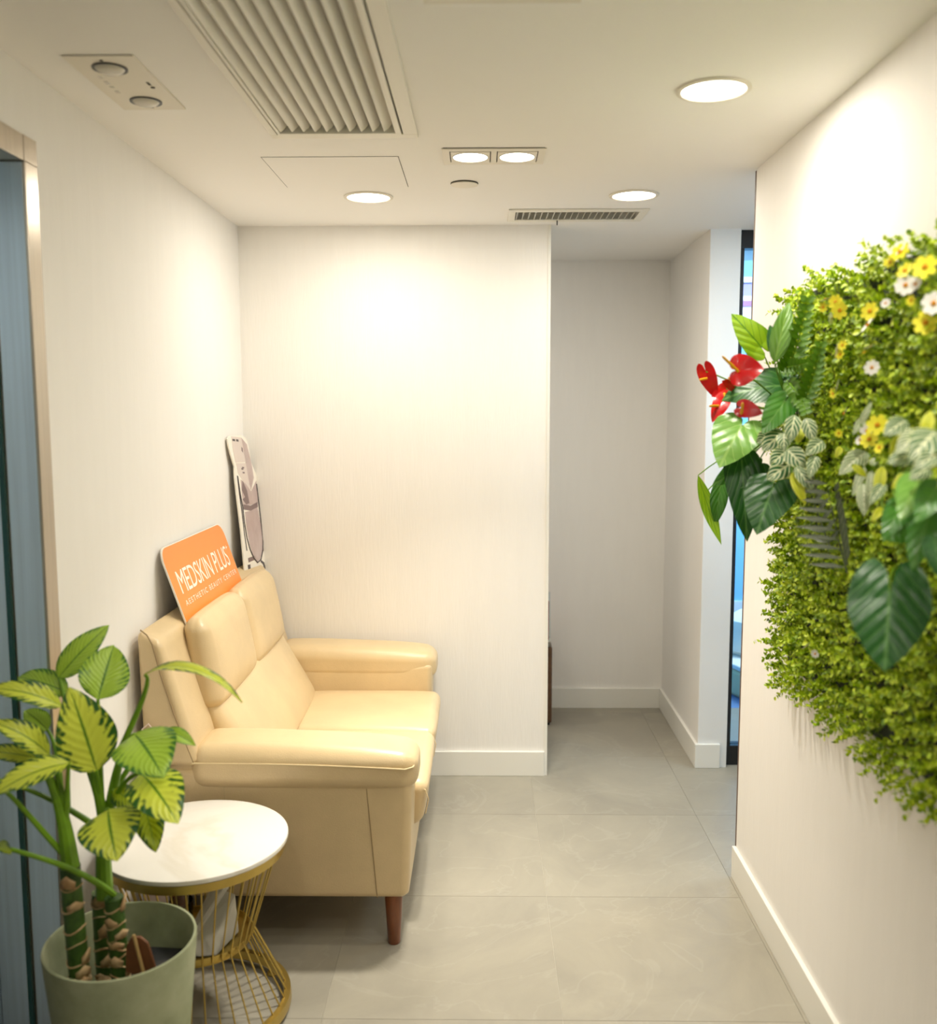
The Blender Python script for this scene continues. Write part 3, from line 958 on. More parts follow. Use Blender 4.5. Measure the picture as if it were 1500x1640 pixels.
for k in range(2):
    y0, y1 = (YI0, YM - 0.001) if k == 0 else (YM + 0.001, YI1)
    st = boxc(-0.70, -0.158, y0, y1, 0.285, 0.425)
    st[1] = (-0.178, y0, 0.285)
    st[2] = (-0.178, y1, 0.285)
    se = soft_hex(st, 0.032, (0.006, 0.001, 0.016), n=14, seg=5).build('seat_cushion', L, sofa, smooth=True, angle=180)
    MB().tube([(-0.20, y0 + 0.012, 0.405), (-0.166, y0 + 0.010, 0.396), (-0.157, y0 + 0.006, 0.37), (-0.166, y0 + 0.008, 0.325)], 0.0018, 6).build('piping', M['stitch'], se, smooth=True)
    # headrest
    h0, h1 = y0 - 0.01 + 0.0 * k, y1 + (0.0 if k == 0 else -0.012)
    hr = [(-0.858, h0, 0.632), (-0.756, h0, 0.642), (-0.756, h1, 0.642), (-0.858, h1, 0.632), (-0.866, h0 + 0.008, 0.908), (-0.800, h0 + 0.008, 0.902), (-0.800, h1 - 0.008, 0.902), (-0.866, h1 - 0.008, 0.908)]
    hd = soft_hex(hr, 0.036, (0.018, 0.006, 0.009), n=14, seg=6).build('headrest', L, sofa, smooth=True, angle=180)
    MB().tube([(-0.800, h0 + 0.012, 0.66), (-0.805, h0 + 0.004, 0.72), (-0.815, h0 + 0.006, 0.80), (-0.818, h0 + 0.009, 0.85), (-0.822, h0 + 0.013, 0.875)], 0.0016, 5).build('piping', M['leather_seam'], hd, smooth=True)
for (x, y) in ((-0.250, 2.542), (-0.250, 3.70), (-0.865, 2.545), (-0.865, 3.70)):
    dx = 0.004
    MB().lathe((x, y), [(0.0165, 0.0), (0.018, 0.004), (0.026, 0.152), (0.024, 0.156)], n=24).build('leg', M['wood'], sofa, smooth=True)

# ------------------------------------------------------------------ boards behind the sofa
SA = Vector((-0.947, 2.712, 1.106))
SD = Vector((0.075, 0, -0.22)).normalized()      # down the face
SN = Vector((0, 1, 0)).cross(SD).normalized()
if SN.x < 0:
    SN = -SN
SW, SHH, RR = 0.655, 0.242, 0.048
sign = empty('sign_board', (-0.875, 3.04, 0.875), 'orange board with rounded top corners reading MEDSKIN PLUS, leaning on the sofa back', 'sign')


def sp(a, d, n=0.0):
    return SA + Vector((0, a, 0)) + SD * d + SN * n


def rrect(w, h, r, low=True):
    out = []
    for (cx, cy, a0, rr) in ((w - r, r, -90, r), (w - (r if low else 0.004), h - (r if low else 0.004), 0, r if low else 0.004), (r if low else 0.004, h - (r if low else 0.004), 90, r if low else 0.004), (r, r, 180, r)):
        for k in range(9):
            a = math.radians(a0 + 90 * k / 8)
            out.append((cx + rr * math.cos(a), cy + rr * math.sin(a)))
    return out


out = rrect(SW, SHH, RR, False)
MB().prism([sp(a, d, -0.001) for a, d in out], SN * 0.0048).build('foam_board', M['board_white'], sign)
MB().prism([sp(0.003 + a * (SW - 0.006) / SW, 0.003 + d * (SHH - 0.006) / SHH, 0.0039) for a, d in out], SN * 0.0006).build('orange_face', M['orange'], sign)


def text_mesh(body, place, w, h, name, m, parent, gap=1.0, bold=0.0):
    """lettering laid on a surface: place(a, d) gives the world point, a along and d down"""
    cu = bpy.data.curves.new(name, 'FONT')
    cu.body = body
    cu.space_character = gap
    cu.offset = bold
    cu.resolution_u = 4
    o = bpy.data.objects.new(name, cu)
    COL.objects.link(o)
    dg = bpy.context.evaluated_depsgraph_get()
    me = o.evaluated_get(dg).to_mesh()
    vs = [v.co.copy() for v in me.vertices]
    fs = [tuple(p.vertices) for p in me.polygons]
    o.evaluated_get(dg).to_mesh_clear()
    bpy.data.objects.remove(o)
    xs = [v.x for v in vs]
    ys = [v.y for v in vs]
    x0, x1, y0, y1 = min(xs), max(xs), min(ys), max(ys)
    mb = MB()
    mb.add([place((v.x - x0) / (x1 - x0) * w, (y1 - v.y) / (y1 - y0) * h) for v in vs], fs)
    return mb.build(name, m, parent)


for body, a0, d0, w, h, gp in (('MEDSKIN', 0.055, 0.080, 0.338, 0.072, 0.92), ('PLUS', 0.424, 0.080, 0.176, 0.072, 0.92), ('+', 0.604, 0.082, 0.022, 0.014, 1.0),
                               ('AESTHETIC', 0.050, 0.172, 0.222, 0.017, 1.35), ('BEAUTY', 0.297, 0.172, 0.146, 0.017, 1.35), ('CENTER', 0.466, 0.172, 0.160, 0.017, 1.35)):
    text_mesh(body, lambda a, d, a0=a0, d0=d0: sp(a0 + a, d0 + d, 0.0049), w, h, 'lettering', M['print_white'], sign, gp)

# white cut-out board with a printed appliance on a wheeled stand
KT0, KT1, KB0 = Vector((-0.950, 3.500, 1.411)), Vector((-0.930, 3.742, 1.411)), Vector((-0.912, 3.505, 0.905))
KA = (KT1 - KT0).normalized()
KD0 = (KB0 - KT0)
KD = (KD0 - KA * KD0.dot(KA)).normalized()
KN = KA.cross(KD).normalized()
if KN.x < 0:
    KN = -KN
cut = empty('cutout_board', (-0.90, 3.62, 0.9), 'tall white cut-out board printed with a mauve machine on a stand, in the corner', 'cutout board')


def kp(u, v, n=0.0):
    """point on the cut-out's face from a photo pixel"""
    r = ray(u, v)
    o = Vector((0, 0, CAM_Z))
    tt = (KT0 - o).dot(KN) / r.dot(KN)
    return o + r * tt + KN * n


def kpoly(pts, name, m, n0, th=0.0006):
    return MB().prism([kp(u, v, n0) for u, v in pts], KN * th).build(name, m, cut)


ko = [(362, 703), (365, 698.5), (384, 697), (391, 701), (395, 712), (400, 740), (404, 750), (408, 760), (409, 775), (411, 800), (416, 840), (419, 865), (426, 874), (429, 900), (430.5, 928), (391, 928), (389, 905), (384, 850), (378, 800), (374, 765), (373.5, 748), (368, 730), (363.5, 713)]
MB().prism([kp(u, v, 0.0) for u, v in ko], KN * 0.005).build('foam_board', M['board_white'], cut)
F0 = 0.0051
kpoly([(368, 699), (384, 701), (390, 730), (391, 740), (375, 741), (371, 722)], 'printed_screen', M['mauve_light'], F0)
kpoly([(384, 701), (393, 712), (401, 745), (404, 765), (400, 785), (396, 770), (391, 740)], 'printed_head', M['mauve'], F0)
kpoly([(369.5, 703), (373.5, 703.4), (374, 707), (370, 706.5)], 'printed_mark', M['ink'], F0 + 0.0007)
kpoly([(375.5, 703.6), (379, 704), (379.6, 707.6), (376, 707)], 'printed_mark', M['ink'], F0 + 0.0007)
kpoly([(384, 716), (386, 718), (386.5, 725), (384.5, 722)], 'printed_mark', M['mauve_dark'], F0 + 0.0007)
kpoly([(376, 742), (392, 742), (396, 768), (399, 786), (391, 775), (384, 766), (379, 758)], 'printed_panel', M['mauve_light'], F0)
for (u, v) in ((384, 751), (386, 757), (385, 749)):
    kpoly([(u, v - 1.2), (u + 3, v - 1), (u + 3.3, v + 1.6), (u + 0.4, v + 1.4)], 'printed_mark', M['mauve_dark'], F0 + 0.0007)
kpoly([(383, 768), (392, 776), (400, 787), (408, 770), (411, 806), (398, 809), (387, 809)], 'printed_body', M['mauve'], F0)
kpoly([(386, 770), (393, 786), (397, 806), (392, 808), (386, 800), (390, 796), (385, 785)], 'printed_fold', M['mauve_dark'], F0 + 0.0007)
kpoly([(390, 820), (399, 818), (410, 812), (415, 838), (418, 862), (418, 880), (414, 896), (410, 899), (404, 893), (397, 870), (392, 842)], 'printed_body', M['mauve'], F0)
kpoly([(387, 808), (399, 810), (410, 804), (410.6, 812), (399, 818), (388, 816)], 'printed_band', M['mauve_dark'], F0 + 0.0004)


def kline(pts, w, name, m):
    q = [kp(u, v, F0 + 0.0004) for u, v in pts]
    mb = MB()
    mb.tube(q, w, 5)
    return mb.build(name, m, cut)


kline([(378, 763), (382, 790), (386, 812), (389, 838), (393, 862), (398, 880), (404, 894), (410, 901), (415, 897), (418, 883), (418.5, 865), (416, 842), (412, 808), (408, 775)], 0.0032, 'printed_outline', M['ink'])
kline([(377.5, 762), (381, 792), (385, 820), (389, 855), (393, 882)], 0.0026, 'printed_strut', M['ink'])
kpoly([(395, 894), (406, 890), (407, 896), (396, 901)], 'printed_foot', M['mauve_dark'], F0)
kpoly([(394.5, 905), (398.5, 904), (400, 920), (396.5, 922)], 'printed_caster', M['ink'], F0)
kpoly([(418, 877), (425, 874), (425.6, 880), (419, 883)], 'printed_foot', M['mauve_dark'], F0)
kpoly([(424.4, 880), (426, 880), (428.6, 898), (426, 899)], 'printed_caster', M['ink'], F0)
kpoly([(416, 897), (421, 901), (423.5, 911), (421, 912), (419, 904), (415, 900)], 'printed_caster', M['ink'], F0)

# ------------------------------------------------------------------ side table
TC = (-0.708, 2.225)
tb = empty('side_table', (TC[0], TC[1], 0), 'round white marble side table on gold hourglass wire base beside the sofa', 'side table')
MB().lathe(TC, [(0, 0.447), (0.218, 0.447), (0.2245, 0.450), (0.2255, 0.455), (0.2245, 0.460), (0.221, 0.4615), (0, 0.4615)], n=96).build('table_top', M['marble'], tb, smooth=True)
MB().lathe(TC, [(0.217, 0.424), (0.219, 0.446), (0.199, 0.446), (0.199, 0.424)], n=96, closed=True).build('top_ring', M['gold'], tb, smooth=True)
MB().lathe(TC, [(0.209, 0.014), (0.223, 0.014), (0.224, 0.018), (0.222, 0.040), (0.206, 0.040), (0.205, 0.018)], n=96, closed=True).build('base_ring', M['gold'], tb, smooth=True)
MB().lathe(TC, [(0.1275, 0.193), (0.1295, 0.196), (0.1295, 0.214), (0.126, 0.214), (0.124, 0.199), (0, 0.198), (0, 0.193)], n=72).build('tray', M['gold'], tb, smooth=True)
rod = None
NR = 36
for k in range(NR):
    a = 2 * PI * k / NR
    if rod is None:
        o = MB().tube([(0.203, 0, 0.440), (0.1325, 0, 0.206), (0.214, 0, 0.030)], 0.0022, 6).build('rod', M['gold'], None, smooth=True)
        rod = o.data
    else:
        o = bpy.data.objects.new('rod', rod)
        COL.objects.link(o)
    o.parent = tb
    o.rotation_euler = (0, 0, a)
for k in range(4):
    a = math.radians(48 + 90 * k)
    MB().lathe((TC[0] + 0.214 * math.cos(a), TC[1] + 0.214 * math.sin(a)), [(0.0, 0.0), (0.013, 0.0), (0.014, 0.004), (0.011, 0.009), (0.005, 0.011), (0.005, 0.015)], n=16).build('glide', M['gold'], tb, smooth=True)
# papers standing in the tray
pp = empty('paper_bag', (TC[0] + 0.03, TC[1], 0.199), 'crumpled white paper bag lying in the side table tray', 'paper bag')
MB().hexa([(-0.740, 2.125, 0.2005), (-0.640, 2.140, 0.2005), (-0.612, 2.245, 0.2005), (-0.705, 2.275, 0.2005), (-0.722, 2.150, 0.228), (-0.652, 2.158, 0.232), (-0.620, 2.250, 0.300), (-0.690, 2.282, 0.305)]).build('bag_body', M['paper'], pp, bevel=0.004)
MB().hexa([(-0.716, 2.148, 0.2295), (-0.700, 2.152, 0.231), (-0.642, 2.268, 0.306), (-0.664, 2.276, 0.307), (-0.712, 2.150, 0.236), (-0.704, 2.155, 0.237), (-0.640, 2.272, 0.330), (-0.660, 2.280, 0.332)]).build('folded_flap', M['paper'], pp)
cup = empty('glass_cup', (-0.770, 2.270, 0.199), 'small clear glass cup in the side table tray behind the pot', 'glass')
MB().lathe((-0.762, 2.262), [(0, 0.200), (0.024, 0.200), (0.030, 0.275), (0.028, 0.275), (0.0225, 0.204), (0, 0.204)], n=24).build('cup_wall', M['glass'], cup, smooth=True)
# pale pink bag between sofa and wall
bg = empty('paper_bag', (-0.90, 2.44, 0.0), 'pale pink paper bag standing on the floor behind the side table', 'paper bag')
MB().hexa([(-0.938, 2.465, 0.0), (-0.870, 2.465, 0.0), (-0.870, 2.482, 0.0), (-0.938, 2.482, 0.0), (-0.937, 2.466, 0.61), (-0.875, 2.468, 0.585), (-0.875, 2.476, 0.585), (-0.937, 2.476, 0.61)]).build('bag_body', M['pale_pink'], bg, bevel=0.002)
MB().tube([(-0.925, 2.471, 0.605), (-0.922, 2.471, 0.65), (-0.905, 2.471, 0.665), (-0.890, 2.471, 0.645), (-0.888, 2.471, 0.592)], 0.0022, 6).build('handle', M['pale_pink'], bg, smooth=True)


# ------------------------------------------------------------------ leaves
def wprof(shape, u):
    if shape == 'ovate':
        return max(0.0, math.sin(PI * min(1, u) ** 0.80)) ** 0.75 * (1 - 0.15 * u)
    if shape == 'lance':
        return max(0.0, math.sin(PI * min(1, u) ** 0.85)) ** 1.0
    if shape == 'heart':
        return (max(0.0, 1 - u) ** 0.62) * (0.72 + 0.85 * u)
    return math.sin(PI * u)


HEART = ((0, 1.0), (8, 0.915), (15, 0.855), (30, 0.745), (50, 0.665), (75, 0.625), (100, 0.600), (125, 0.580), (150, 0.520), (168, 0.36), (180, 0.05))


def heart_leaf(mb, base, tip, width, face, droop, fold, wave, lobe, nt=36, nr=7):
    """heart-shaped blade: rounded lobes behind the stalk, pointed tip in front"""
    Ln = (tip - base).length
    t = (tip - base).normalized()
    n = (face - t * face.dot(t))
    n = n.normalized() if n.length > 1e-4 else t.orthogonal().normalized()
    s = t.cross(n).normalized()
    ph = random.uniform(0, 6)
    vs, uvs, fs = [base.copy()], [(0.31, 0.5)], []
    for k in range(1, nr + 1):
        rho = k / nr
        for i in range(nt):
            th = -180 + 360 * i / nt
            r = float(np.interp(abs(th), [h[0] for h in HEART], [h[1] for h in HEART]))
            x, y = r * math.cos(math.radians(th)), r * math.sin(math.radians(th))
            if x < 0:
                x *= lobe / 0.45
            x, y = x * rho, y * rho / 0.605
            z = droop * 4 * x * (1 - x) * Ln if x > 0 else -0.25 * x * x * Ln
            z += (fold * 0.5 * abs(y) - fold * 0.35 * y * y) * width / 2
            z += wave * width * math.sin(math.radians(th) * 5 + ph) * rho ** 3
            vs.append(base + t * (x * Ln) + s * (y * width / 2) + n * z)
            uvs.append(((x + 0.45) / 1.45, 0.5 + 0.5 * y))
    for i in range(nt):
        j = (i + 1) % nt
        fs.append((0, 1 + i, 1 + j))
        for k in range(nr - 1):
            a = 1 + k * nt
            fs.append((a + i, a + nt + i, a + nt + j, a + j))
    mb.add(vs, fs, uvs)
    return mb


def leaf(mb, base, tip, width, face, shape='ovate', droop=0.12, fold=0.25, wave=0.05, lobe=0.30, nu=14, nv=4, twist=0.0):
    """leaf blade from base to tip; 'face' is the way its upper side looks"""
    base, tip, face = Vector(base), Vector(tip), Vector(face).normalized()
    if shape == 'heart':
        return heart_leaf(mb, base, tip, width, face, droop, fold, wave, lobe)
    Ln = (tip - base).length
    ax = (tip - base).normalized()
    face = (face - ax * face.dot(ax))
    face = face.normalized() if face.length > 1e-4 else ax.orthogonal().normalized()
    ctrl = (base + tip) / 2 + face * droop * Ln * 2
    ph = random.uniform(0, 6)
    vs, uvs, fs = [], [], []
    for i in range(nu + 1):
        u = i / nu
        uu = 0.004 + 0.996 * u
        c = base * (1 - u) ** 2 + ctrl * 2 * u * (1 - u) + tip * u * u
        t = ((ctrl - base) * (1 - u) + (tip - ctrl) * u).normalized()
        s = t.cross(face).normalized()
        if twist:
            s = Matrix.Rotation(twist * u, 3, t) @ s
        n = s.cross(t).normalized()
        w = width / 2 * wprof(shape, min(0.9999, uu))
        for j in range(-nv, nv + 1):
            v = j / nv
            p = c + s * v * w + n * (fold * abs(v) * w - 0.55 * fold * w * v * v)
            p += n * wave * width * math.sin(u * 9 + ph + (1.3 if v > 0 else 0)) * v * v
            if shape == 'heart':
                p -= t * lobe * Ln * (abs(v) ** 1.4) * (1 - u) ** 3.2
                p -= n * 0.10 * Ln * abs(v) ** 2 * (1 - u) ** 3
            vs.append(p)
            uvs.append((u, v * 0.5 + 0.5))
    m = 2 * nv + 1
    for i in range(nu):
        for j in range(m - 1):
            fs.append((i * m + j, i * m + j + 1, (i + 1) * m + j + 1, (i + 1) * m + j))
    mb.add(vs, fs, uvs)
    return mb


def bez(pts, n=10):
    pts = [Vector(p) for p in pts]
    out = []
    m = len(pts) - 1
    for i in range(n + 1):
        t = i / n
        q = pts[:]
        for k in range(m):
            q = [q[a] * (1 - t) + q[a + 1] * t for a in range(len(q) - 1)]
        out.append(q[0])
    return out


# ------------------------------------------------------------------ potted dieffenbachia
PC = (-0.750, 1.842)
PH = 0.42
pl = empty('potted_plant', (PC[0], PC[1], 0), 'potted plant with variegated yellow-green leaves in a green-grey pot, left foreground', 'plant')
MB().lathe(PC, [(0, 0.0), (0.108, 0.0), (0.114, 0.004), (0.1525, PH - 0.004), (0.1515, PH), (0.1465, PH), (0.145, PH - 0.004), (0.128, 0.245), (0, 0.243)], n=96).build('pot', M['pot'], pl, smooth=True)
MB().lathe(PC, [(0, 0.262), (0.05, 0.268), (0.10, 0.262), (0.128, 0.258), (0.128, 0.246), (0, 0.246)], n=48).build('soil', M['soil'], pl, smooth=True)
MB().hexa([(-0.735, 1.86, 0.262), (-0.655, 1.86, 0.262), (-0.655, 1.935, 0.262), (-0.735, 1.935, 0.262), (-0.742, 1.85, 0.335), (-0.640, 1.85, 0.325), (-0.640, 1.945, 0.34), (-0.742, 1.945, 0.345)]).build('nursery_pot', M['plastic_black'], pl, bevel=0.006)


def z1(x, y):   # pixel of the 2.412x plant crop -> photo pixel
    return x / 2.412, 960 + y / 2.412


def pz(x, y, Y=1.842):
    return at(*z1(x, y), Y)


pq = [(pz(485, 1440, 1.80)), (pz(487, 1340, 1.80)), (pz(505, 1308, 1.80)), (pz(540, 1305, 1.80)), (pz(570, 1330, 1.80)), (pz(598, 1420, 1.80)), (pz(600, 1470, 1.80))]
pk = MB().prism(pq, (0, 0.006, 0)).build('plaque', M['plaque'], pl)
MB().tube([pz(516, 1296, 1.793), pz(556, 1450, 1.793)], 0.0035, 6).build('stick', M['stick'], pk, smooth=True)


def cane(pts, r, ys):
    path = [pz(x, y, ys) for x, y in pts]
    b = path[0].copy()
    c = MB().tube(bez(path, 14), r, 14).build('cane', M['cane'], pl, smooth=True)
    full = bez(path, 40)
    k = 2
    while k < 38:
        p, q = full[k], full[k + 1]
        tdir = (q - p).normalized()
        tilt = Vector((random.uniform(-0.3, 0.3), random.uniform(-0.3, 0.3), 1)).normalized()
        ring = []
        s = tilt.orthogonal().normalized()
        w = tilt.cross(s)
        for a in range(17):
            aa = 2 * PI * a / 16
            ring.append(p + (s * math.cos(aa) + w * math.sin(aa)) * (r * 1.03) + Vector((0, 0, 0.004 * math.sin(aa * 2 + k))))
        MB().tube(ring, random.uniform(0.0010, 0.0022), 5).build('node_ring', M['husk'], c, smooth=True)
        if random.random() < 0.6:
            hk = MB()
            a0 = random.uniform(-2.6, -0.6)
            vs, fs = [], []
            hh = random.uniform(0.018, 0.036)
            for i in range(5):
                aa = a0 + 1.5 * i / 4
                for j in range(3):
                    rr = r * (1.05 + 0.16 * j / 2 * random.uniform(0.5, 1.3))
                    sc = 1 - 0.5 * abs(i - 2) / 2 * j / 2
                    vs.append(p + Vector((math.cos(aa) * rr, math.sin(aa) * rr, hh * j / 2 * sc)))
            for i in range(4):
                for j in range(2):
                    fs.append((i * 3 + j, (i + 1) * 3 + j, (i + 1) * 3 + j + 1, i * 3 + j + 1))
            ho = hk.add(vs, fs).build('husk', M['husk'], c, smooth=True)
            so = ho.modifiers.new('thick', 'SOLIDIFY')
            so.thickness = 0.0012
        k += random.randint(4, 7)
    return c


cane([(312, 1500), (300, 1380), (285, 1230), (270, 1030)], 0.0205, 1.80)
cane([(412, 1500), (408, 1400), (396, 1260), (392, 1130)], 0.0200, 1.875)
cane([(470, 1500), (462, 1400), (448, 1270), (440, 1150)], 0.0190, 1.83)
# green upper stems
for pts, Y, r0, r1 in (([(272, 1040), (262, 940), (245, 800), (185, 680)], 1.80, 0.019, 0.008), ([(405, 1150), (400, 1040), (395, 900), (400, 800)], 1.86, 0.018, 0.012), ([(400, 850), (385, 760), (360, 680), (355, 640)], 1.85, 0.012, 0.006), ([(420, 860), (430, 780), (450, 700), (475, 560)], 1.87, 0.010, 0.006)):
    path = bez([pz(x, y, Y) for x, y in pts], 10)
    MB().tube(path, [r0 + (r1 - r0) * k / 10 for k in range(11)], 10).build('stem', M['stem'], pl, smooth=True)

CAMV = Vector((0, 0, CAM_Z))


def plant_leaf(base, tip, w, mk='dief', Yb=1.842, Yt=1.842, shape='ovate', face=None, droop=0.10, fold=0.25, wave=0.03, pet=None, twist=0.0):
    b, tp = pz(*base, Yb), pz(*tip, Yt)
    wd = w / 2.412 / F_PX * ((Yb + Yt) / 2)
    fc = Vector(face) if face else ((CAMV - (b + tp) / 2).normalized() + Vector((0, 0, 0.35)))
    o = leaf(MB(), b, tp, wd, fc, shape, droop, fold, wave, twist=twist).build('leaf', LM[mk], pl, smooth=True, angle=180)
    if pet:
        path = bez([b] + [pz(x, y, Y) for x, y, Y in pet], 10)
        MB().tube(path, [0.0035 + 0.0035 * k / 10 for k in range(11)], 8).build('petiole', M['stem'], o, smooth=True)
    return o


plant_leaf((228, 300), (422, 98), 120, 'dief_pale', 1.93, 1.98, fold=0.5, pet=[(250, 420, 1.92), (330, 600, 1.88), (375, 760, 1.86)])
plant_leaf((378, 385), (440, 178), 205, 'dief_pale', 1.86, 1.93, fold=0.45, droop=0.05, pet=[(385, 480, 1.86), (385, 640, 1.86), (392, 780, 1.86)])
plant_leaf((262, 360), (70, 300), 130, 'dief_pale', 1.93, 1.95, fold=0.35, pet=[(300, 420, 1.90), (350, 600, 1.88), (380, 740, 1.86)])
plant_leaf((238, 412), (-60, 345), 110, 'dief', 1.84, 1.80, fold=0.55, droop=0.14, face=(0.35, -0.6, 0.7), pet=[(290, 470, 1.85), (350, 640, 1.86), (385, 760, 1.86)])
plant_leaf((372, 660), (268, 338), 250, 'dief', 1.83, 1.80, fold=0.18, droop=0.06, pet=[(380, 700, 1.84), (385, 760, 1.85), (392, 820, 1.86)])
plant_leaf((185, 505), (95, 428), 100, 'dief_pale', 1.93, 1.95, fold=0.3, pet=[(220, 560, 1.9), (230, 640, 1.86), (235, 760, 1.82)])
plant_leaf((190, 602), (-50, 470), 120, 'dief', 1.82, 1.78, fold=0.5, droop=0.16, face=(0.3, -0.6, 0.75), pet=[(215, 640, 1.81), (235, 720, 1.80), (245, 800, 1.80)])
plant_leaf((140, 612), (-80, 585), 80, 'dief', 1.86, 1.86, fold=0.5, droop=0.08, pet=[(190, 650, 1.84), (225, 740, 1.82), (245, 850, 1.80)])
plant_leaf((265, 632), (-40, 768), 135, 'dief', 1.78, 1.70, fold=0.45, droop=0.12, face=(0.25, -0.5, 0.85), pet=[(262, 700, 1.79), (258, 780, 1.80), (255, 850, 1.80)])
plant_leaf((520, 520), (632, 690), 275, 'dief_pale', 1.86, 1.76, fold=0.12, droop=0.10, wave=0.02, face=(0.25, -0.75, 0.75), pet=[(470, 540, 1.88), (430, 700, 1.87), (412, 840, 1.86)])
plant_leaf((545, 672), (688, 868), 240, 'dief', 1.82, 1.72, fold=0.15, droop=0.10, wave=0.02, face=(0.3, -0.7, 0.75), pet=[(500, 670, 1.85), (440, 740, 1.86), (415, 860, 1.86)])
plant_leaf((418, 812), (452, 1012), 268, 'dief', 1.78, 1.69, fold=0.12, droop=0.10, wave=0.02, face=(0.05, -0.75, 0.75), pet=[(415, 800, 1.82), (408, 830, 1.85), (402, 900, 1.86)])
plant_leaf((555, 778), (602, 978), 130, 'dief_dark', 1.84, 1.78, fold=0.3, droop=0.06, pet=[(510, 770, 1.86), (450, 800, 1.86), (415, 880, 1.86)])
plant_leaf((440, 735), (545, 815), 110, 'dief_dark', 1.86, 1.84, fold=0.25, pet=[(430, 740, 1.87), (420, 800, 1.87), (410, 860, 1.86)])
plant_leaf((560, 292), (936, 398), 75, 'dief', 1.86, 1.80, 'lance', fold=0.5, droop=0.20, wave=0.08, face=(0.1, -0.25, 0.95), pet=[(592, 300, 1.87), (540, 420, 1.88), (470, 570, 1.88)])
plant_leaf((-15, 945), (45, 985), 60, 'dief_dark', 1.74, 1.70, fold=0.4, pet=[(30, 975, 1.72), (270, 1000, 1.74), (440, 1140, 1.83)])
plant_leaf((-40, 700), (-160, 720), 90, 'dief', 1.70, 1.66, fold=0.4, pet=[(40, 730, 1.74), (140, 880, 1.78), (262, 1000, 1.80)])
plant_leaf((-30, 690), (-120, 640), 90, 'dief_pale', 1.80, 1.80, fold=0.4, pet=[(90, 720, 1.82), (230, 780, 1.84), (360, 870, 1.86)])
plant_leaf((640, 500), (757, 566), 60, 'dief_pale', 1.93, 1.92, 'lance', fold=0.4, pet=[(560, 560, 1.92), (460, 680, 1.90), (420, 800, 1.87)])
# slim upright sheath
MB().tube(bez([pz(262, 640, 1.79), pz(262, 720, 1.80), pz(258, 800, 1.80)], 6), [0.002, 0.003, 0.004, 0.005, 0.006, 0.007, 0.008], 8).build('stem', M['stem'], pl, smooth=True)

# ------------------------------------------------------------------ green wall panel
GY0, GY1, GZ0, GZ1 = 1.25, 2.500, 0.842, 1.798
gw = empty('green_wall', (XR, (GY0 + GY1) / 2, GZ0), 'artificial leafy wall panel with flowers and red anthuriums on the right wall', 'plant wall')
MB().box(XR - 0.016, XR - 0.0005, GY0 + 0.035, GY1 - 0.05, GZ0, GZ1).build('backing_mat', M['green_back'], gw)


def boxwood():
    step = 0.0195
    ys = np.arange(GY0, GY1 - 0.02, step)
    zs = np.arange(GZ0 - 0.01, GZ1 + 0.0, step)
    Y, Z = np.meshgrid(ys, zs)
    Y = Y.ravel() + rng.uniform(-0.5, 0.5, Y.size) * step
    Z = Z.ravel() + rng.uniform(-0.5, 0.5, Z.size) * step
    # the mat hangs in soft tufts: lower-left corner steps up a little
    clump = 0.5 + 0.5 * np.sin(Y * 47 + 2 * np.sin(Z * 31)) * np.sin(Z * 53 + 2 * np.sin(Y * 29))
    n = Y.size
    Lh = 0.030 + 0.058 * clump * rng.uniform(0.45, 1.0, n) + rng.uniform(0, 0.012, n)
    d = np.stack([-np.ones(n), rng.normal(0, 0.38, n), rng.normal(0.10, 0.38, n)], 1)
    # sprigs near the rim splay outwards
    e = 0.06
    d[:, 1] += 0.8 * np.clip((Y - (GY1 - 0.05 - e)) / e, 0, 1)
    d[:, 2] += 0.7 * np.clip((Z - (GZ1 - e)) / e, 0, 1) - 0.8 * np.clip(((GZ0 + e) - Z) / e, 0, 1)
    d /= np.linalg.norm(d, axis=1)[:, None]
    base = np.stack([np.full(n, XR - 0.012), Y, Z], 1)
    V, Fc = [], []
    K = 17
    for k in range(K):
        f = 0.25 + 0.75 * (k + rng.uniform(0, 1, n)) / K
        p = base + d * (Lh * np.minimum(f, 1.0))[:, None]
        ld = rng.normal(0, 1, (n, 3))
        ld -= d * (ld * d).sum(1)[:, None]
        ld /= np.linalg.norm(ld, axis=1)[:, None]
        ld = ld * 0.8 + d * rng.uniform(0.2, 0.9, n)[:, None]
        ld /= np.linalg.norm(ld, axis=1)[:, None]
        sd = np.cross(ld, d)
        sd /= (np.linalg.norm(sd, axis=1)[:, None] + 1e-9)
        nn = np.cross(sd, ld)
        l = rng.uniform(0.0095, 0.0145, n)[:, None]
        w = l * 0.36
        q = [p, p + ld * l * 0.35 + sd * w + nn * l * 0.10, p + ld * l * 0.75 + sd * w * 0.8 + nn * l * 0.08, p + ld * l, p + ld * l * 0.75 - sd * w * 0.8 + nn * l * 0.08, p + ld * l * 0.35 - sd * w + nn * l * 0.10]
        k0 = sum(len(x) for x in V)
        V.append(np.stack(q, 1).reshape(-1, 3))
        ix = k0 + np.arange(n)[:, None] * 6
        Fc.append(np.concatenate([ix + np.array([0, 1, 2, 3]), ix + np.array([0, 3, 4, 5])], 0))
    V = np.concatenate(V)
    Fc = np.concatenate(Fc)
    o0 = np.array(wloc(gw))
    me = bpy.data.meshes.new('boxwood_foliage')
    me.from_pydata((V - o0).tolist(), [], Fc.tolist())
    me.materials.append(M['boxwood'])
    o = bpy.data.objects.new('boxwood_foliage', me)
    COL.objects.link(o)
    o.parent = gw
    o['kind'] = 'stuff'
    return o


boxwood()
GXF = 0.738     # typical front of the mat


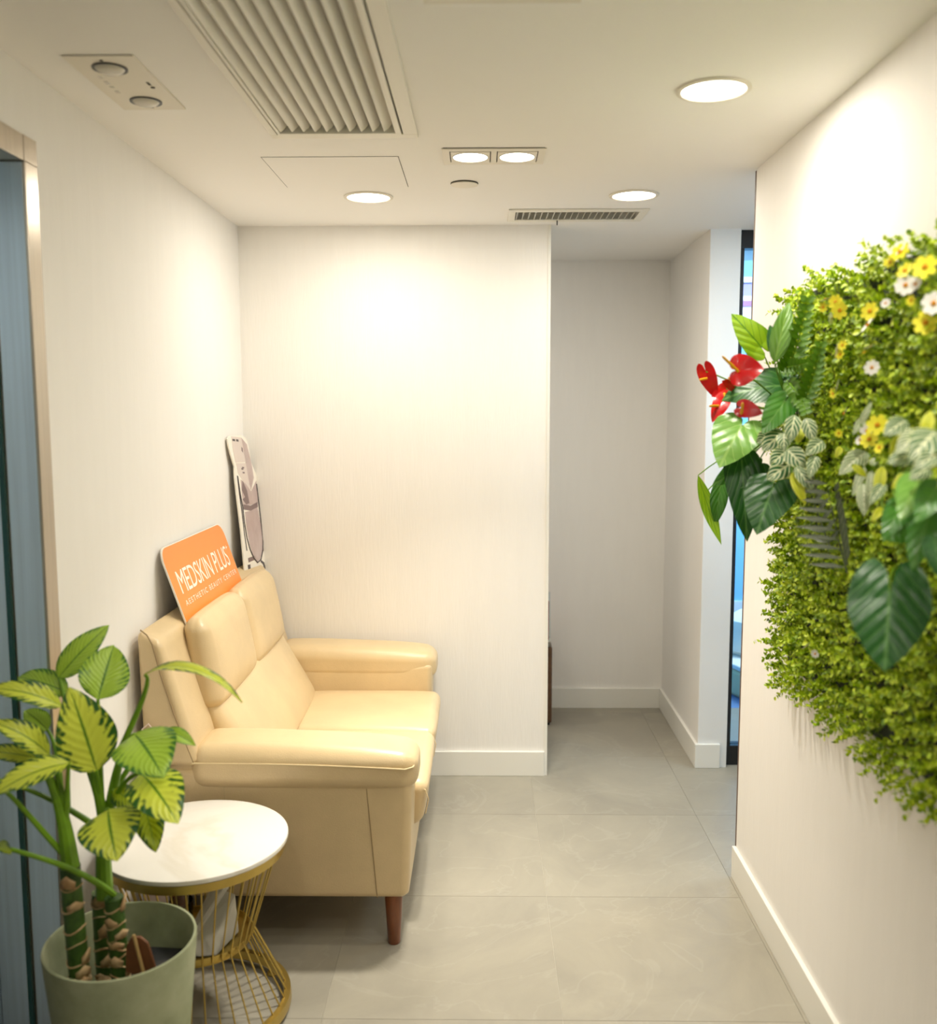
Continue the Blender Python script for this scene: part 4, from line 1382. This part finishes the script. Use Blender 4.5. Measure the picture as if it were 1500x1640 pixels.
def flower(u, v, r_px, kind, X=GXF, tilt=None):
    c = atx(u, v, X)
    r = r_px / F_PX * c.y * 1.05
    nrm = Vector(tilt) if tilt else Vector((-0.8 + random.uniform(-0.2, 0.2), -0.6 + random.uniform(-0.3, 0.3), random.uniform(-0.2, 0.45)))
    nrm.normalize()
    s = nrm.orthogonal().normalized()
    w = nrm.cross(s)
    npet = 8 if kind == 'white' else 7
    mb = MB()
    for k in range(npet):
        a = 2 * PI * k / npet + random.uniform(-0.1, 0.1)
        d = s * math.cos(a) + w * math.sin(a)
        e = nrm.cross(d)
        hw = r * 0.30
        pts = [c + d * r * 0.12, c + d * r * 0.5 + e * hw + nrm * r * 0.10, c + d * r * 0.88 + e * hw * 0.85 + nrm * r * 0.16, c + d * r * 1.0 + nrm * r * 0.14, c + d * r * 0.88 - e * hw * 0.85 + nrm * r * 0.16, c + d * r * 0.5 - e * hw + nrm * r * 0.10]
        mb.add(pts, [(0, 1, 2, 3), (0, 3, 4, 5)])
    fo = mb.build('daisy_petals', M['petal_white' if kind == 'white' else 'petal_yellow'], gw, smooth=True, angle=180)
    cm = MB()
    n = 10
    vs = [c + nrm * r * 0.30]
    for lv, (rr, hh) in enumerate(((0.14, 0.26), (0.22, 0.12), (0.20, 0.02))):
        vs += [c + (s * math.cos(2 * PI * k / n) + w * math.sin(2 * PI * k / n)) * r * rr + nrm * r * hh for k in range(n)]
    fs = [(0, 1 + k, 1 + (k + 1) % n) for k in range(n)]
    for lv in range(2):
        a = 1 + lv * n
        fs += [(a + k, a + n + k, a + n + (k + 1) % n, a + (k + 1) % n) for k in range(n)]
    cm.add(vs, fs).build('flower_centre', M['flower_centre'], fo, smooth=True)
    MB().tube([c - nrm * 0.001, Vector((XR - 0.012, c.y + 0.01, c.z - 0.01))], 0.0012, 5).build('flower_stem', M['stem'], fo, smooth=True)


S_ = (-0.35, 0.2, 0.9)
for (u, v, r, k, tl) in ((1450, 457, 16, 'white', (-0.6, -0.8, 0.1)), (1495, 486, 18, 'white', (-0.6, -0.8, 0.1)), (1466, 455, 11, 'white', None), (1396, 589, 12, 'white', (-0.6, -0.8, 0.2)),
                         (1390, 521, 14, 'white', (-0.7, 0.1, 0.5)), (1342, 619, 12, 'white', (-0.9, 0.5, 0.2)), (1343, 562, 13, 'white', (-0.8, 0.6, 0.1)), (1322, 481, 12, 'white', (-0.3, 0.1, 0.9)),
                         (1332, 510, 10, 'white', (-0.8, 0.7, 0)), (1353, 663, 12, 'white', (-0.8, 0.3, 0.3)), (1394, 556, 11, 'white', S_), (1437, 399, 14, 'white', (-0.7, -0.3, 0.5)), (1418, 486, 8, 'white', None),
                         (1388, 690, 11, 'white', None), (1292, 1035, 9, 'white', (-0.5, 0.5, 0.6)), (1305, 1047, 7, 'white', None), (1377, 705, 8, 'white', None),
                         (1482, 517, 19, 'yellow', (-0.6, -0.8, 0.1)), (1481, 428, 19, 'yellow', (-0.6, -0.7, 0.2)), (1441, 404, 15, 'yellow', (-0.6, -0.5, 0.4)), (1449, 434, 14, 'yellow', None),
                         (1393, 499, 15, 'yellow', (-0.7, -0.5, 0.2)), (1345, 497, 14, 'yellow', None), (1338, 484, 12, 'yellow', None), (1385, 566, 12, 'yellow', (-0.5, 0.2, 0.7)), (1459, 481, 9, 'yellow', None),
                         (1349, 553, 8, 'yellow', None), (1345, 568, 8, 'yellow', None), (1405, 681, 17, 'yellow', (-0.6, -0.75, 0.2)), (1392, 704, 15, 'yellow', None), (1334, 630, 8, 'yellow', None), (1425, 420, 10, 'yellow', None), (1343, 694, 7, 'yellow', None), (1318, 492, 8, 'yellow', None), (1408, 717, 10, 'yellow', None)):
    flower(u, v, r, k, GXF - 0.008, tl)



def atc(u, v, Y, ref):
    """point in the bunches in front of the mat: they stand clear of the wall by their own depth"""
    X = float(np.interp(u, (1110, 1200, 1300, 1400, 1500), (0.605, 0.655, 0.700, 0.705, 0.695))) + max(-0.05, min(0.035, (Y - ref) * 0.45))
    return atx(u, v, X)




def z7(x, y):   # 4.0x crop around the anthuriums -> photo pixel
    return 1080 + x / 4.0, 470 + y / 4.0


def wall_leaf(b, t, w_px, mk, Yb, Yt, shape='heart', fold=0.2, droop=0.06, wave=0.02, face=None, conv=z7, root=None, name='leaf', scale=4.0, lobe=0.30, twist=0.0):
    ref = 2.5 if conv is z7 and root == AR else 2.36 if conv is z7 else 1.88
    pb, pt = conv(*b), conv(*t)
    yc = atc((pb[0] + pt[0]) / 2, (pb[1] + pt[1]) / 2, (Yb + Yt) / 2, ref).y - 0.03
    bb, tt = at(*pb, yc + (Yb - Yt) / 2 * 0.8), at(*pt, yc + (Yt - Yb) / 2 * 0.8)
    wd = w_px / scale / F_PX * (bb.y + tt.y) / 2
    fc = Vector(face) if face else ((CAMV - (bb + tt) / 2).normalized() + Vector((0, 0, 0.25)))
    o = leaf(MB(), bb, tt, wd, fc, shape, droop, fold, wave, lobe, twist=twist).build(name, LM[mk], gw, smooth=True, angle=180)
    rp = Vector(root) if root else Vector((XR - 0.012, min(GY1 - 0.08, bb.y + 0.03), min(GZ1 - 0.05, max(GZ0 + 0.05, bb.z - 0.03))))
    mid = (bb + rp) / 2 + Vector((-0.02, 0, 0.025))
    MB().tube(bez([bb, mid, rp], 8), [0.0016 + 0.0010 * k / 8 for k in range(9)], 6).build('leaf_stalk', M['stem'], o, smooth=True)
    return o


AR = (XR - 0.012, 2.44, 1.47)
wall_leaf((548, 335), (362, 130), 190, 'phil_lime', 2.50, 2.52, fold=0.15, root=AR)
wall_leaf((640, 440), (735, 55), 135, 'fern', 2.50, 2.56, 'ovate', fold=0.35, root=AR)
wall_leaf((655, 420), (610, 200), 90, 'phil', 2.49, 2.52, 'ovate', fold=0.4, root=AR)
wall_leaf((700, 590), (300, 690), 300, 'phil', 2.52, 2.55, fold=0.15, droop=0.10, face=(-0.2, -0.7, 0.6), root=AR)
wall_leaf((700, 700), (560, 900), 190, 'phil_mid', 2.50, 2.46, fold=0.2, root=AR)
wall_leaf((430, 850), (285, 1122), 330, 'phil_light', 2.47, 2.40, fold=0.12, droop=0.08, face=(-0.25, -0.85, 0.45), root=AR, lobe=0.22)
wall_leaf((470, 1080), (235, 1240), 150, 'phil_mid', 2.49, 2.47, fold=0.25, root=AR)
wall_leaf((430, 1080), (465, 1592), 230, 'phil', 2.52, 2.48, fold=0.25, droop=0.05, root=AR, lobe=0.15)
wall_leaf((630, 1240), (525, 1545), 330, 'phil', 2.48, 2.42, fold=0.12, droop=0.08, face=(-0.35, -0.85, 0.35), root=AR, lobe=0.25)
wall_leaf((520, 1110), (420, 1250), 240, 'phil', 2.53, 2.50, fold=0.2, root=AR)
wall_leaf((300, 1190), (262, 1478), 120, 'phil_mid', 2.54, 2.52, 'ovate', fold=0.3, root=AR)
wall_leaf((150, 1165), (300, 1612), 90, 'phil_lime', 2.52, 2.46, 'lance', fold=0.35, droop=-0.08, root=AR)
wall_leaf((185, 1290), (172, 1200), 45, 'phil_lime', 2.50, 2.50, 'ovate', root=AR)


# anthurium flowers: red spathe with yellow spadix
def anthurium(b, t, w, Y0, Y1, sp0, sp1, mk='spathe', face=None, fold=0.25):
    pb, pt = z7(*b), z7(*t)
    yc = atc((pb[0] + pt[0]) / 2, (pb[1] + pt[1]) / 2, (Y0 + Y1) / 2, 2.52).y - 0.06
    bb, tt = at(*pb, yc + (Y0 - Y1) / 2), at(*pt, yc + (Y1 - Y0) / 2)
    wd = w / 4.0 / F_PX * (bb.y + tt.y) / 2
    fc = Vector(face) * 0.35 + (CAMV - bb).normalized()
    o = leaf(MB(), bb, tt, wd, fc, 'heart', 0.05, fold, 0.02, 0.34).build('anthurium_spathe', M[mk], gw, smooth=True, angle=180)
    a, c = at(*z7(*sp0), bb.y - 0.008), at(*z7(*sp1), bb.y - 0.03)
    MB().tube([a, a * 0.6 + c * 0.4, a * 0.1 + c * 0.9, c], [0.0032, 0.0036, 0.0028, 0.0012], 10).build('spadix', M['spadix'], o, smooth=True)
    MB().tube(bez([bb, (bb + Vector(AR)) / 2 + Vector((0, 0, 0.03)), AR], 8), 0.0020, 6).build('flower_stalk', M['stem'], o, smooth=True)


anthurium((405, 492), (572, 482), 205, 2.46, 2.44, (408, 500), (305, 402), face=(-0.1, -0.8, 0.6))
anthurium((200, 500), (268, 672), 110, 2.46, 2.48, (205, 545), (158, 553), face=(-0.6, -0.75, 0.2))
anthurium((305, 690), (240, 828), 105, 2.48, 2.46, (280, 720), (222, 722), face=(-0.5, -0.7, 0.4))
anthurium((330, 610), (235, 660), 90, 2.50, 2.50, (320, 640), (300, 690), face=(0.3, -0.8, 0.5))
anthurium((380, 590), (300, 560), 80, 2.49, 2.47, (370, 560), (345, 540), face=(-0.2, -0.9, 0.1))
anthurium((432, 735), (565, 770), 120, 2.45, 2.43, (428, 770), (436, 700), 'spathe_dark', face=(-0.05, -0.6, 0.75), fold=0.1)

# cream-striped leaves hanging in a bunch
CR = (XR - 0.012, 2.36, 1.41)
for (b, t, w, mk, Yo) in (((770, 780), (735, 965), 110, 'cala', 0.0), ((840, 800), (895, 960), 100, 'cala', 0.02), ((700, 890), (560, 1010), 150, 'cala', 0.0), ((700, 895), (700, 1010), 105, 'cala', -0.01),
                          ((720, 1000), (835, 1120), 140, 'cala', -0.02), ((720, 1010), (610, 1105), 130, 'cala', -0.015), ((745, 1090), (590, 1200), 150, 'cala', -0.02), ((950, 945), (835, 1040), 110, 'cala', 0.01),
                          ((905, 1040), (860, 1190), 90, 'cala', 0.0), ((775, 1110), (890, 1275), 90, 'cala', -0.01), ((750, 1150), (838, 1355), 75, 'cala_yellow', -0.02), ((610, 910), (525, 960), 110, 'cala', 0.02), ((800, 860), (790, 960), 90, 'cala_yellow', 0.03)):
    wall_leaf(b, t, w, mk, 2.36 + Yo, 2.33 + Yo, 'ovate', fold=0.3, droop=0.10, root=CR)


# second bunch, further right (nearer)
def z8(x, y):   # 7.456x crop
    return 1320 + x / 7.456, 640 + y / 7.456


CR2 = (XR - 0.012, 1.85, 1.36)
for (b, t, w, mk, Yb, Yt) in (((430, 290), (570, 20), 90, 'cala_pale', 2.06, 2.05), ((470, 220), (340, 420), 110, 'cala_pale', 2.06, 2.05), ((500, 625), (170, 900), 260, 'cala_pale', 2.02, 1.98), ((200, 560), (130, 700), 90, 'cala_yellow', 2.03, 2.02),
                              ((480, 800), (330, 1150), 110, 'cala_pale', 2.0, 1.98), ((470, 1000), (470, 1390), 190, 'cala_pale', 1.98, 1.95), ((560, 850), (540, 1180), 120, 'cala_pale', 1.96, 1.95), ((590, 790), (590, 690), 110, 'cala_pale', 1.97, 1.98),
                              ((330, 780), (500, 920), 90, 'cala_yellow', 1.99, 1.98), ((690, 800), (620, 1200), 150, 'cala_yellow', 1.95, 1.93), ((690, 1290), (560, 1460), 110, 'cala_yellow', 1.92, 1.90),
                              ((980, 250), (700, 430), 260, 'cala', 1.86, 1.84), ((1160, 400), (850, 640), 300, 'cala_pale', 1.83, 1.80), ((900, 430), (780, 700), 130, 'cala_yellow', 1.88, 1.87),
                              ((1150, 640), (740, 760), 300, 'cala', 1.82, 1.80), ((1330, 380), (1010, 740), 420, 'cala', 1.78, 1.74), ((1400, 640), (1060, 830), 260, 'cala', 1.78, 1.75), ((1260, 820), (1010, 960), 230, 'cala', 1.82, 1.80),
                              ((1190, 430), (1270, 130), 160, 'cala_yellow', 1.82, 1.84), ((720, 1000), (530, 1260), 160, 'cala', 1.93, 1.90), ((1000, 900), (800, 1060), 150, 'cala_yellow', 1.88, 1.87)):
    wall_leaf(b, t, w, mk, Yb, Yt, 'ovate', fold=0.25, droop=0.10, conv=z8, scale=7.456, root=CR2)
for (b, t, w, mk, Yb, Yt) in (((1100, 1010), (900, 1440), 420, 'phil_light', 1.80, 1.74), ((1330, 1080), (1080, 1480), 380, 'phil_mid', 1.76, 1.72), ((900, 1300), (700, 1700), 330, 'phil_mid', 1.86, 1.82)):
    wall_leaf(b, t, w, mk, Yb, Yt, 'heart', fold=0.18, droop=0.08, conv=z8, scale=7.456, root=CR2)


def z9(x, y):   # 4.823x crop
    return 1240 + x / 4.823, 760 + y / 4.823


for (b, t, w, mk, Yb, Yt, lobe) in (((885, 960), (850, 1520), 610, 'phil', 1.80, 1.74, 0.60), ((1190, 330), (1060, 740), 260, 'phil_mid', 1.78, 1.76, 0.2), ((1010, 400), (870, 520), 300, 'phil_mid', 1.86, 1.84, 0.25), ((1240, 520), (1290, 820), 200, 'phil', 1.80, 1.78, 0.2)):
    wall_leaf(b, t, w, mk, Yb, Yt, 'heart', fold=0.12, droop=0.06, conv=z9, scale=4.823, root=(XR - 0.012, 1.80, 1.22), lobe=lobe)


# fern and palm fronds
def frond(path, conv, Yb, Yt, n, ln, w, mk, side=(1, -1), ang=0.9, scale=4.0, root=None):
    P = [atx(*conv(*p), 0.725 - 0.02 * i / (len(path) - 1)) for i, p in enumerate(path)]
    c = bez(P, 24)
    fr = MB().tube(c, [0.0022 * (1 - 0.7 * k / 24) for k in range(25)], 6).build('frond_rib', M['stem'] if mk == 'fern' else LM[mk], gw, smooth=True)
    k = ln / scale / F_PX * (P[0].y + P[-1].y) / 2
    for i in range(n):
        q = 0.06 + 0.92 * i / (n - 1)
        j = min(23, int(q * 24))
        p = c[j].lerp(c[j + 1], q * 24 - j)
        t = (c[j + 1] - c[j]).normalized()
        view = (CAMV - p).normalized()
        for sg in side:
            s = t.cross(view).normalized() * sg
            d = (s * math.sin(ang) + t * math.cos(ang)).normalized()
            l = k * (0.55 + 0.45 * math.sin(PI * min(1, q + 0.15)))
            leaf(MB(), p, p + d * l, w / scale / F_PX * p.y, view + Vector((0, 0, 0.4)), 'lance', 0.05, 0.3, 0.01, nu=6, nv=2).build('leaflet', LM[mk], fr, smooth=True, angle=180)
    return fr


frond([(700, 520), (800, 350), (850, 40)], z7, 2.42, 2.50, 12, 110, 46, 'fern')
frond([(800, 760), (890, 560), (935, 330)], z7, 2.36, 2.40, 11, 95, 46, 'fern')
frond([(660, 470), (760, 480), (860, 440)], z7, 2.44, 2.40, 9, 80, 36, 'fern')
frond([(720, 560), (800, 640), (840, 760)], z7, 2.42, 2.36, 9, 90, 40, 'fern')
frond([(560, 760), (470, 420), (400, 60)], z9, 2.06, 2.20, 10, 330, 42, 'palm', (-1,), 1.25, 4.823)
frond([(560, 700), (500, 420), (470, 120)], z9, 2.06, 2.14, 9, 150, 40, 'palm', (1,), 0.35, 4.823)
frond([(430, 560), (330, 300), (250, 60)], z9, 2.16, 2.24, 7, 160, 36, 'palm', (1, -1), 0.9, 4.823)
